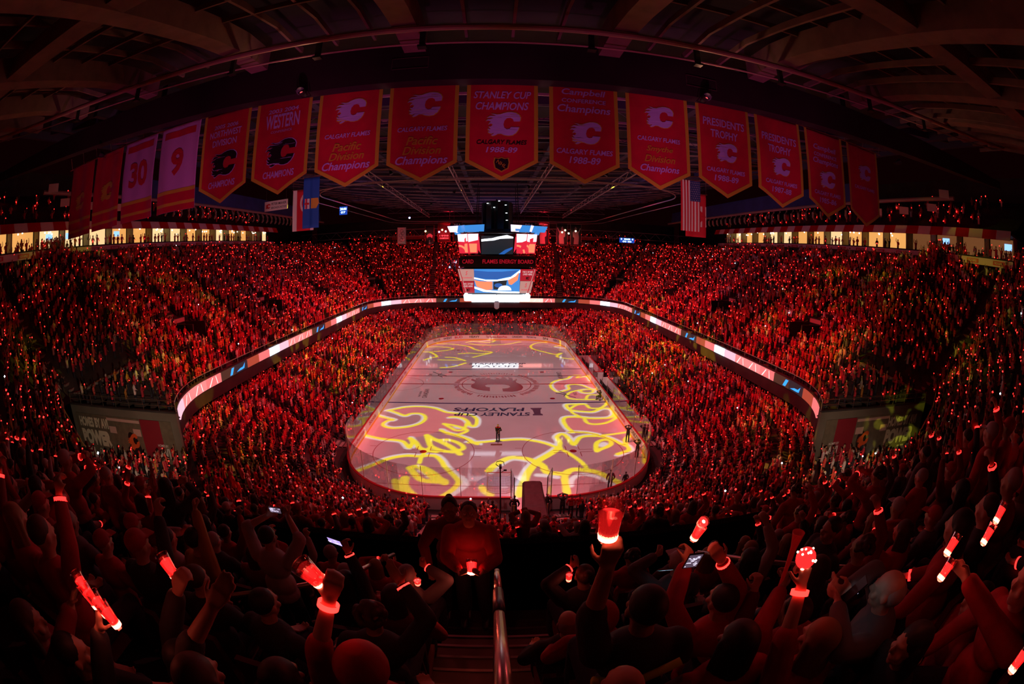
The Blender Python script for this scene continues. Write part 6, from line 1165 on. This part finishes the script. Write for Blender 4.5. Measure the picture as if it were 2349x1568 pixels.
# --- foreground people
HEROES = [
 # key, head position, kind, facing, right hand, left hand (world), grips, top, hair, lean, bare arms, wrist, label
 ('man', (-.62, -53.411, 14.834), 'stand', PI, (-.70, -53.86, 14.52), (-.50, -53.84, 14.50), 'grip', 'grip', 'red', ('short', 'black'), .10, False, None, 'person in a red jersey coming up the stairs, holding a lit cup to the belly'),
 ('woman', (-.83, -53.112, 14.70), 'stand', PI+.1, None, None, 'relax', 'relax', 'maroon', ('bun', 'black'), .05, False, None, 'person with tied black hair close behind the one with the lit cup on the stairs'),
 ('w', (-2.446, -53.98, 14.773), 'stand', -.1, (-2.28, -53.78, 14.90), (-2.52, -53.78, 14.88), 'grip', 'grip', 'white', ('short', 'black'), .04, True, None, 'person in a white T-shirt seen from behind, photographing the rink with both hands'),
 ('a', (-1.762, -55.23, 15.233), 'sit', -.3, None, None, 'relax', 'relax', 'dark', ('short', 'black'), .1, False, None, 'seated person in a dark jacket below the left silver guard rail'),
 ('b', (-1.114, -55.093, 15.151), 'sit', 0, (-.93, -54.95, 15.32), None, 'open', 'relax', 'dark', ('curly', 'brown'), .12, False, 'r', 'seated person with curly brown hair and a glowing band by the face'),
 ('c', (-1.138, -54.487, 14.74), 'sit', 0, None, None, 'relax', 'relax', 'maroon', ('long', 'brown'), .1, False, None, 'seated person with long brown hair left of the stairs, behind the grey haired one'),
 ('d', (-1.194, -53.762, 14.335), 'sit', -.2, (-1.03, -53.62, 14.33), None, 'grip', 'relax', 'grey', ('short', 'grey'), .08, False, 'r', 'seated person with short grey hair left of the stairs, beside a glowing cup'),
 ('e', (-1.196, -56.035, 15.678), 'sit', 0, None, None, 'relax', 'relax', 'dark', ('long', 'black'), .1, False, None, 'person with long black hair at the very bottom, left of the stairs'),
 ('f', (-.90, -55.87, 15.68), 'sit', .1, None, (-1.0, -55.76, 15.97), 'relax', 'grip', 'red', ('hood', 'redcap'), .08, True, 'l', 'person in a red hood raising a clear lit cup over the left guard rail'),
 ('g', (-1.67, -56.102, 15.66), 'sit', -.3, None, (-1.70, -55.90, 15.93), 'relax', 'grip', 'dark', ('short', 'black'), .08, False, None, 'dark dressed person at the lower left holding a lit cup straight up'),
 ('h', (-1.42, -56.25, 15.84), 'sit', -.1, None, (-1.36, -55.98, 16.09), 'relax', 'open', 'dark', ('long', 'brown'), .05, True, None, 'person with a bare arm raised high at the lower left'),
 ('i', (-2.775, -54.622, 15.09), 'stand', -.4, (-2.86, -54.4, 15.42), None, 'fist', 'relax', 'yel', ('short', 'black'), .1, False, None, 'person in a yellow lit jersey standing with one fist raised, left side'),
 ('j', (-1.618, -54.232, 14.599), 'sit', -.1, (-1.60, -54.12, 15.0), None, 'grip', 'relax', 'dark', ('long', 'black'), .08, False, 'r', 'seated person in black raising a phone with a glowing band at the wrist'),
 ('k', (.383, -53.993, 14.521), 'sit', .1, None, (.26, -53.95, 14.60), 'relax', 'grip', 'dark', ('bun', 'brown'), .08, False, 'l', 'seated person with brown tied hair just right of the stairs, lit band in hand'),
 ('l', (.145, -54.639, 14.60), 'sit', .05, None, None, 'relax', 'relax', 'dark', ('thin', 'grey'), .1, False, None, 'small dark seated figure touching the right edge of the stairs'),
 ('m', (.291, -54.914, 14.96), 'sit', 0, None, None, 'relax', 'relax', 'red', ('hood', 'redcap'), .1, False, None, 'seated person in a red hooded jersey right of the stairs, below the big cup'),
 ('n', (.22, -55.68, 15.82), 'sit', 0, None, (.01, -55.72, 16.12), 'relax', 'grip', 'dark', ('short', 'black'), .05, True, None, 'person in a dark jacket holding the big glowing red cup high'),
 ('o', (1.168, -54.159, 14.692), 'sit', .1, None, (1.02, -53.98, 14.66), 'relax', 'grip', 'grey', ('cap', 'whitecap'), .08, False, None, 'seated person in a pale cap holding a phone low, right of centre'),
 ('p', (.877, -55.326, 15.362), 'sit', .15, (.75, -55.2, 15.82), (.69, -55.1, 15.52), 'grip', 'grip', 'red', ('short', 'black'), .06, False, 'r', 'person in a red and gold jersey raising a phone and a lit cup'),
 ('q', (.637, -55.857, 15.647), 'sit', 0, None, None, 'relax', 'relax', 'red', ('long', 'black'), .08, False, None, 'person with very long black hair close to the camera, right of the stairs'),
 ('r', (1.485, -56.009, 15.754), 'sit', .5, (1.28, -55.86, 15.76), (1.17, -55.92, 15.74), 'grip', 'open', 'grey', ('thin', 'grey'), .08, False, None, 'balding older person looking at a bright phone, lower right'),
 ('s', (1.013, -56.023, 15.65), 'sit', .1, None, (.885, -55.83, 16.00), 'relax', 'fist', 'red', ('long', 'blond'), .06, True, 'l', 'blond person raising a fist wrapped in glowing red lights'),
 ('t', (1.174, -55.657, 15.45), 'sit', .2, None, (1.095, -55.55, 15.58), 'relax', 'grip', 'red', ('short', 'brown'), .08, False, None, 'person in red holding up a long red horn'),
 ('u', (1.201, -55.40, 15.12), 'sit', .2, None, (1.08, -55.35, 15.42), 'relax', 'fist', 'maroon', ('short', 'black'), .08, False, None, 'small person with one bare fist raised beside the long red horn'),
 ('v', (1.351, -56.384, 15.736), 'sit', 1.1, None, None, 'relax', 'relax', 'dark', ('long', 'black'), .1, False, None, 'person with long dark hair in profile at the bottom right'),
 ('x', (2.462, -54.627, 15.063), 'stand', 1.4, None, None, 'relax', 'relax', 'dark', ('short', 'black'), .02, False, None, 'person standing in profile above the right silver guard rail'),
 ('y', (1.70, -56.75, 16.15), 'sit', .9, None, (1.42, -56.36, 16.15), 'relax', 'grip', 'red', ('short', 'brown'), .04, False, None, 'person in red at the far right edge raising lit cups'),
 ('z', (.055, -56.037, 15.74), 'sit', 0, None, None, 'relax', 'relax', 'dark', ('thin', 'grey'), .08, False, None, 'top of a grey head at the very bottom, right of the handrail'),
 ('A', (-2.551, -56.5, 15.771), 'sit', -.7, (-2.2, -56.2, 15.95), None, 'relax', 'relax', 'maroon', ('long', 'brown'), .08, False, None, 'dim person with long brown hair near the lower left corner'),
 ('B', (2.05, -56.45, 15.70), 'sit', .8, None, None, 'relax', 'relax', 'red', ('short', 'black'), .08, False, None, 'dim person in a red jersey near the lower right corner'),
 ('C', (-2.2, -56.45, 15.72), 'sit', -.5, (-1.86, -56.27, 16.05), None, 'grip', 'relax', 'dark', ('short', 'black'), .06, False, None, 'dark person at the left edge holding a bunch of lit cups'),
]
hero_xy = []
for key, H, kind, rz, rh, lh, gr, gl_, top, (hs, hm), lean, bare, wr, lb in HEROES:
    J0 = skel(kind, lean); R = Matrix.Rotation(rz, 3, 'Z'); sc_ = 1.0; hloc = R @ J0['head']; base = Vector(H)-hloc
    loc2 = lambda p: None if p is None else tuple(R.transposed() @ (Vector(p)-base))
    J = skel(kind, lean, loc2(rh), loc2(lh), hp=(-.55 if key == 'man' else -.3 if key == 'woman' else 0)); facing = key in ('man', 'woman', 'v', 'x', 'r')
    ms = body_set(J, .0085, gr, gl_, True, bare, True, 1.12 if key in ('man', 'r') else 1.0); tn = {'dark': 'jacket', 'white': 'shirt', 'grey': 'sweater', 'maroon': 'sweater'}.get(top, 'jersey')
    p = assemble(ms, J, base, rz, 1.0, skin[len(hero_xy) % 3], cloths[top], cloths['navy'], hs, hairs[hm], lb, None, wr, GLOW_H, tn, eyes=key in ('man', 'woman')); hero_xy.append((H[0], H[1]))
    if key == 'n':
        m = MB(); m.tube([(-.22, -.14, .96), (-.05, -.15, .9), (.16, -.14, 1.0)], .022, 8); m.build('yellow_stripe', M['gold'], p, True)
    if kind == 'sit': seat(base.x, base.y, base.z, 'near the camera')
# fillers between the foreground people
filler = 0
for r_ in range(6):
    y = -52.9-.78*r_; z = 12.0+.68*(-52.2-y)
    for sx in (-1, 1):
        for c in range(6):
            x = (-1.6 if sx < 0 else 1.0)+sx*(.25+.55*c)+random.uniform(-.06, .06)
            if math.hypot(x-CAM.x, y-CAM.y) < 1.5 or min(math.hypot(x-a, y-b) for a, b in hero_xy) < .5 or abs(x) > 4.4: continue
            generic(x, y, z, random.uniform(-.2, .2), int(rng.choice([4, 4, 4, 5, 6])), 'close, %s flag side' % ('blue' if x < 0 else 'striped')); seat(x, y, z, 'in rows on the %s flag side' % ('blue' if x < 0 else 'striped')); filler += 1
# --- things they hold
CUPW = glass_mat('cup_plastic', (1, .75, .75), .10, .05)
def cup(loc, r, h, label, tilt=(0, 0), fill=.72, k=1.0, grp=None, kb=1.0):
    g = empty('drink_cup', loc, 0, label, 'cup', grp); g.rotation_euler = (tilt[0], tilt[1], 0)
    m = MB(); m.lathe((0, 0, 0), [(r*.68, 0), (r*.84, h*.5), (r, h), (r*1.04, h), (r*1.04, h-.004), (r*.86, h*.5), (r*.7, -.003), (0, -.003)], 28, cap=False); m.build('cup_wall', CUPW, g, True)
    m = MB(); m.lathe((0, 0, 0), [(r*.66, .004), (r*.81, h*.5), (r*(.68+.32*fill)*.96, h*fill)], 24); m.build('glowing_drink', mat('glowing_drink_%.1f' % k, (.5, .01, .01), .3, emit=(1, .022, .02), strength=1.6*k), g, True)  # drink emits the light that the base would send through it
    m = MB(); m.lathe((0, 0, .012), [(r*.3, -.016), (r*.74, -.006), (r*.78, .01), (r*.3, .03)], 16); m.build('light_base', mat('cup_light_%d' % kb, (1, .3, .2), .5, emit=(1, .16, .09), strength=14*kb), g)
    q = MB(); rr = random.Random(int(abs(loc[0])*1000))
    for i in range(5): a = rr.uniform(0, 2*PI); q.ell((r*.62*math.cos(a), r*.62*math.sin(a), h*rr.uniform(.15, fill)), (r*.2, r*.2, r*.22), 8, 6)
    q.build('ice_cube', mat('ice_cube_glow', (.9, .3, .3), .2, emit=(1, .15, .1), strength=2.5*k), g, True); return g
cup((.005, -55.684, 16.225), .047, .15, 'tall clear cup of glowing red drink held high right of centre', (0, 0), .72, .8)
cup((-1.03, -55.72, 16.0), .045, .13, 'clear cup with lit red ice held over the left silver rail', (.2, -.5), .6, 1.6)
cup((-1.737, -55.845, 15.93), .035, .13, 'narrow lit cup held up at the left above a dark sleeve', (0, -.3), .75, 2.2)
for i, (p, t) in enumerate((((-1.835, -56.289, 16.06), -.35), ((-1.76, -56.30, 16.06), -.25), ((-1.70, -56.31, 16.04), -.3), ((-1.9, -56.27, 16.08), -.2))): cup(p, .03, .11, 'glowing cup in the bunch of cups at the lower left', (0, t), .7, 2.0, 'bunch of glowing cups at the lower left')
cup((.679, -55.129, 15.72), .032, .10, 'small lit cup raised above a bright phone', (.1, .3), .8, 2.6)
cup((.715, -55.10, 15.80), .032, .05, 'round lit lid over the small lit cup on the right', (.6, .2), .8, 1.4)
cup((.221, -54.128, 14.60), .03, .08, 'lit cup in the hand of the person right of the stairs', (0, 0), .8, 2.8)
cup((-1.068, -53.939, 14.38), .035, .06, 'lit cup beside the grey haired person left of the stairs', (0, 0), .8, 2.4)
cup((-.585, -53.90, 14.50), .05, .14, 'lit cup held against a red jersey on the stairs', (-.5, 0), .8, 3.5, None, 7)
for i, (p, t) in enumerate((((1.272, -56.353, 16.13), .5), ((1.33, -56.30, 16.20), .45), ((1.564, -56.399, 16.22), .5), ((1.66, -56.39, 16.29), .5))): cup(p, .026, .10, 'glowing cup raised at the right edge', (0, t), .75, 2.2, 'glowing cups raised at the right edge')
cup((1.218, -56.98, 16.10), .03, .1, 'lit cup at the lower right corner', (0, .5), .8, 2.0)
m = MB()
rr = random.Random(3)
g = empty('light_ball', (.88, -55.815, 16.04), 0, 'fist sized ball of glowing red lights held up on the right', 'light')
m.ell((0, 0, 0), (.048, .048, .05), 14, 10); m.build('ball_shell', mat('ball_glow', (.5, .02, .02), .4, emit=(1, .02, .02), strength=1.6), g, True)
for i in range(20): a, b = rr.uniform(0, 2*PI), rr.uniform(-1.2, 1.4); MB().ell((.05*math.cos(a)*math.cos(b), .05*math.sin(a)*math.cos(b), .05*math.sin(b)), (.0055,)*3, 8, 6).build('light_point', mat('ball_point', (1, .5, .4), .5, emit=(1, .3, .2), strength=12), g, True)
g = empty('horn', (1.09, -55.53, 15.60), 0, 'long thin red plastic horn held upright on the right', 'horn'); g.rotation_euler = (-.05, 0, 0)
m = MB(); m.lathe((0, 0, 0), [(.008, -.12), (.012, .1), (.018, .24), (.032, .32), (.036, .335), (.033, .335), (.015, .24), (.006, -.11)], 18, cap=False); m.build('horn_tube', mat('horn_red', (.6, .01, .01), .4, emit=(.6, .01, .01), strength=.06), g, True); m = MB(); m.lathe((0, 0, 0), [(.012, -.14), (.012, -.12)], 14); m.build('mouthpiece', M['black'], g)
def phone(loc, rz, rx, label, pic_, wd=.072, h=.145):
    g = empty('phone', loc, 0, label, 'phone'); g.rotation_euler = (rx, 0, rz); MB().box((0, 0, 0), (wd, .008, h)).build('phone_case', M['black'], g)
    so = MB().box((0, -.0045, 0), (wd*.9, .002, h*.88)).build('phone_screen', em('phone_screen_'+pic_, {'a': (.12, .08, .12), 'b': (.25, .6, .65), 'c': (.5, .35, .8)}[pic_], {'a': .8, 'b': 1.4, 'c': 1.2}[pic_]), g)
    r = random.Random(int(loc[0]*999)); m = MB()
    for i in range(16): m.box((r.uniform(-.4, .4)*wd, -.006, r.uniform(-.38, .38)*h), (wd*r.uniform(.06, .3), .001, h*.035))
    m.build('screen_picture', em('phone_picture', (.8, .7, 1), 1.6), so); return g
phone((.665, -55.214, 15.638), -.1, .35, 'bright phone filming the rink, held up right of centre', 'a', .085, .15)
phone((-1.621, -54.251, 15.062), -.3, .3, 'phone showing a bright purple picture held up left of centre', 'c', .14, .07)
phone((1.23, -55.946, 15.823), 1.0, .5, 'phone with a narrow bright screen by the balding person', 'b', .07, .15)
phone((.99, -54.295, 14.756), -.1, .9, 'phone glowing blue held low by the person in the pale cap', 'b', .13, .07)
phone((-2.42, -53.76, 14.95), 0, .1, 'phone held up by the person in the white T-shirt', 'a', .14, .07)
# --- people on the ice and round the tunnel
def rink_person(x, y, rz, pose, top, h, lb, sc_=1.0, z=0, trou='navy'):
    kind, J, ms = GP[pose]; return assemble(ms, J, (x, y, z), rz, sc_, skin[0], cloths[top], cloths[trou], h[0], hairs[h[1]], lb, None, None, None, 'jacket')
J = skel('stand', .28, (-.02, .34, .98), (-.08, .26, 1.12), hp=-.4); ms = body_set(J, .014, 'grip', 'grip'); p = assemble(ms, J, (0, -18.55, .0), PI, 1.03, skin[0], cloths['dark'], cloths['navy'], 'short', hairs['black'], 'person in black with red shoulders scraping the ice with a wide tool', None, None, None, 'jacket')
m = MB(); m.ell((.0, .12, 1.42), (.21, .13, .07), 14, 8); m.build('red_yoke', M['red'], p, True)
g = empty('ice_scraper', (0, -18.95, 0), 0, 'wide wooden ice scraper pushed by the person on the ice', 'scraper'); m = MB(); m.tube([(0, -.45, .05), (.02, .2, 1.05)], .016, 8); m.build('handle', M['black'], g); MB().box((-.15, -.5, .05), (1.05, .12, .1)).build('blade', mat('scraper_wood', (.35, .12, .07), .6), g)
rink_person(12.35, -7.2, .6, 6, 'dark', ('short', 'black'), 'person in black crouching on a stool beside the right boards', 1.0)
MB().lathe((0, 0, 0), [(.16, 0), (.05, .05), (.04, .4), (.18, .42), (.18, .47)], 14).build('stool', M['black'], label='small black stool by the right boards under the crouching person', cat='stool').location = (12.35, -7.2, 0)
rink_person(12.2, -19.6, -.2, 3, 'dark', ('short', 'black'), 'person in black aiming a camera along the right boards, farther one'); rink_person(12.1, -23.0, .1, 3, 'dark', ('short', 'black'), 'person in black standing at the right boards, nearer one')
rink_person(8.3, -28.3, 0, 0, 'dark', ('short', 'black'), 'person in black and red standing inside the near right curve'); rink_person(9.5, -28.3, .3, 0, 'dark', ('short', 'brown'), 'person half hidden by the cap rail in the near right curve', .85)
for x, y, ps, tp, hh, lb in ((.95, -31.5, 0, 'dark', ('short', 'brown'), 'person in blue and red left of the grey tunnel cover'), (3.15, -31.3, 0, 'dark', ('short', 'black'), 'person in black with red shoulders right of the grey tunnel cover'), (4.2, -31.4, 3, 'dark', ('short', 'black'), 'person in black filming over the boards beside the gate'),
                             (4.75, -31.6, 0, 'red', ('cap', 'redcap'), 'person in a red parka and red cap beside the gate'), (5.3, -31.6, 0, 'red', ('short', 'brown'), 'bareheaded person in a red parka beside the gate'), (1.0, -35.5, 0, 'dark', ('short', 'grey'), 'person in dark clothes deep in the tunnel, left side'), (3.4, -36.3, 6, 'red', ('short', 'grey'), 'seated person in red deep in the tunnel, right side'), (3.7, -34.6, 3, 'dark', ('short', 'black'), 'camera operator in black in the tunnel, right side')):
    q = rink_person(x, y, 0, ps, tp, hh, lb)
    if 'red shoulders' in lb or 'blue and red' in lb: m = MB(); m.ell((0, .03, 1.42), (.22, .12, .07), 14, 8); m.build('red_yoke', M['red'], q, True)
# --- tunnel mouth ledge with its sign, and the little stairs beside it
g = empty('tunnel_ledge', (2.1, -38.6, 0), 0, 'black ledge with white SIGN SUPPLY lettering over the near tunnel', 'ledge')
MB().box((0, 0, 3.35), (6.6, .25, 1.1)).build('ledge_panel', M['black'], g); MB().box((-.2, .02, 3.96), (6.2, .3, .05)).build('ledge_cap', M['rail'], g)
m = MB(); text_to(m, 'SIGN SUPPLY', 1.5, .2, (.9, 3.5)); m.xf(Matrix.Translation((0, -.135, 0)) @ TX).build('ledge_lettering', M['white'], g)
for x in (-.35, 1.95): MB().box((x, -.14, 3.35), (.75, .02, .26)).build('paper_sheet', mat('paper_pink', (.5, .35, .36), .7), g)
g = empty('tunnel_stairs', (5.2, -35.6, 0), 0, 'narrow steps with black rails right of the near tunnel', 'stairs')
for k in range(8): MB().box((0, 1.5-k*.42, .15+k*.22), (1.1, .42, .2)).build('step', stepm, g)
for x in (-.55, .55): m = MB(); m.tube([(x, 1.7, 1.1), (x, -1.6, 2.9)], .03, 6); [m.bar((x, 1.6-k*.8, .2+k*.42), (x, 1.6-k*.8, 1.15+k*.43), .03) for k in range(5)]; m.build('stair_rail', M['black'], g)
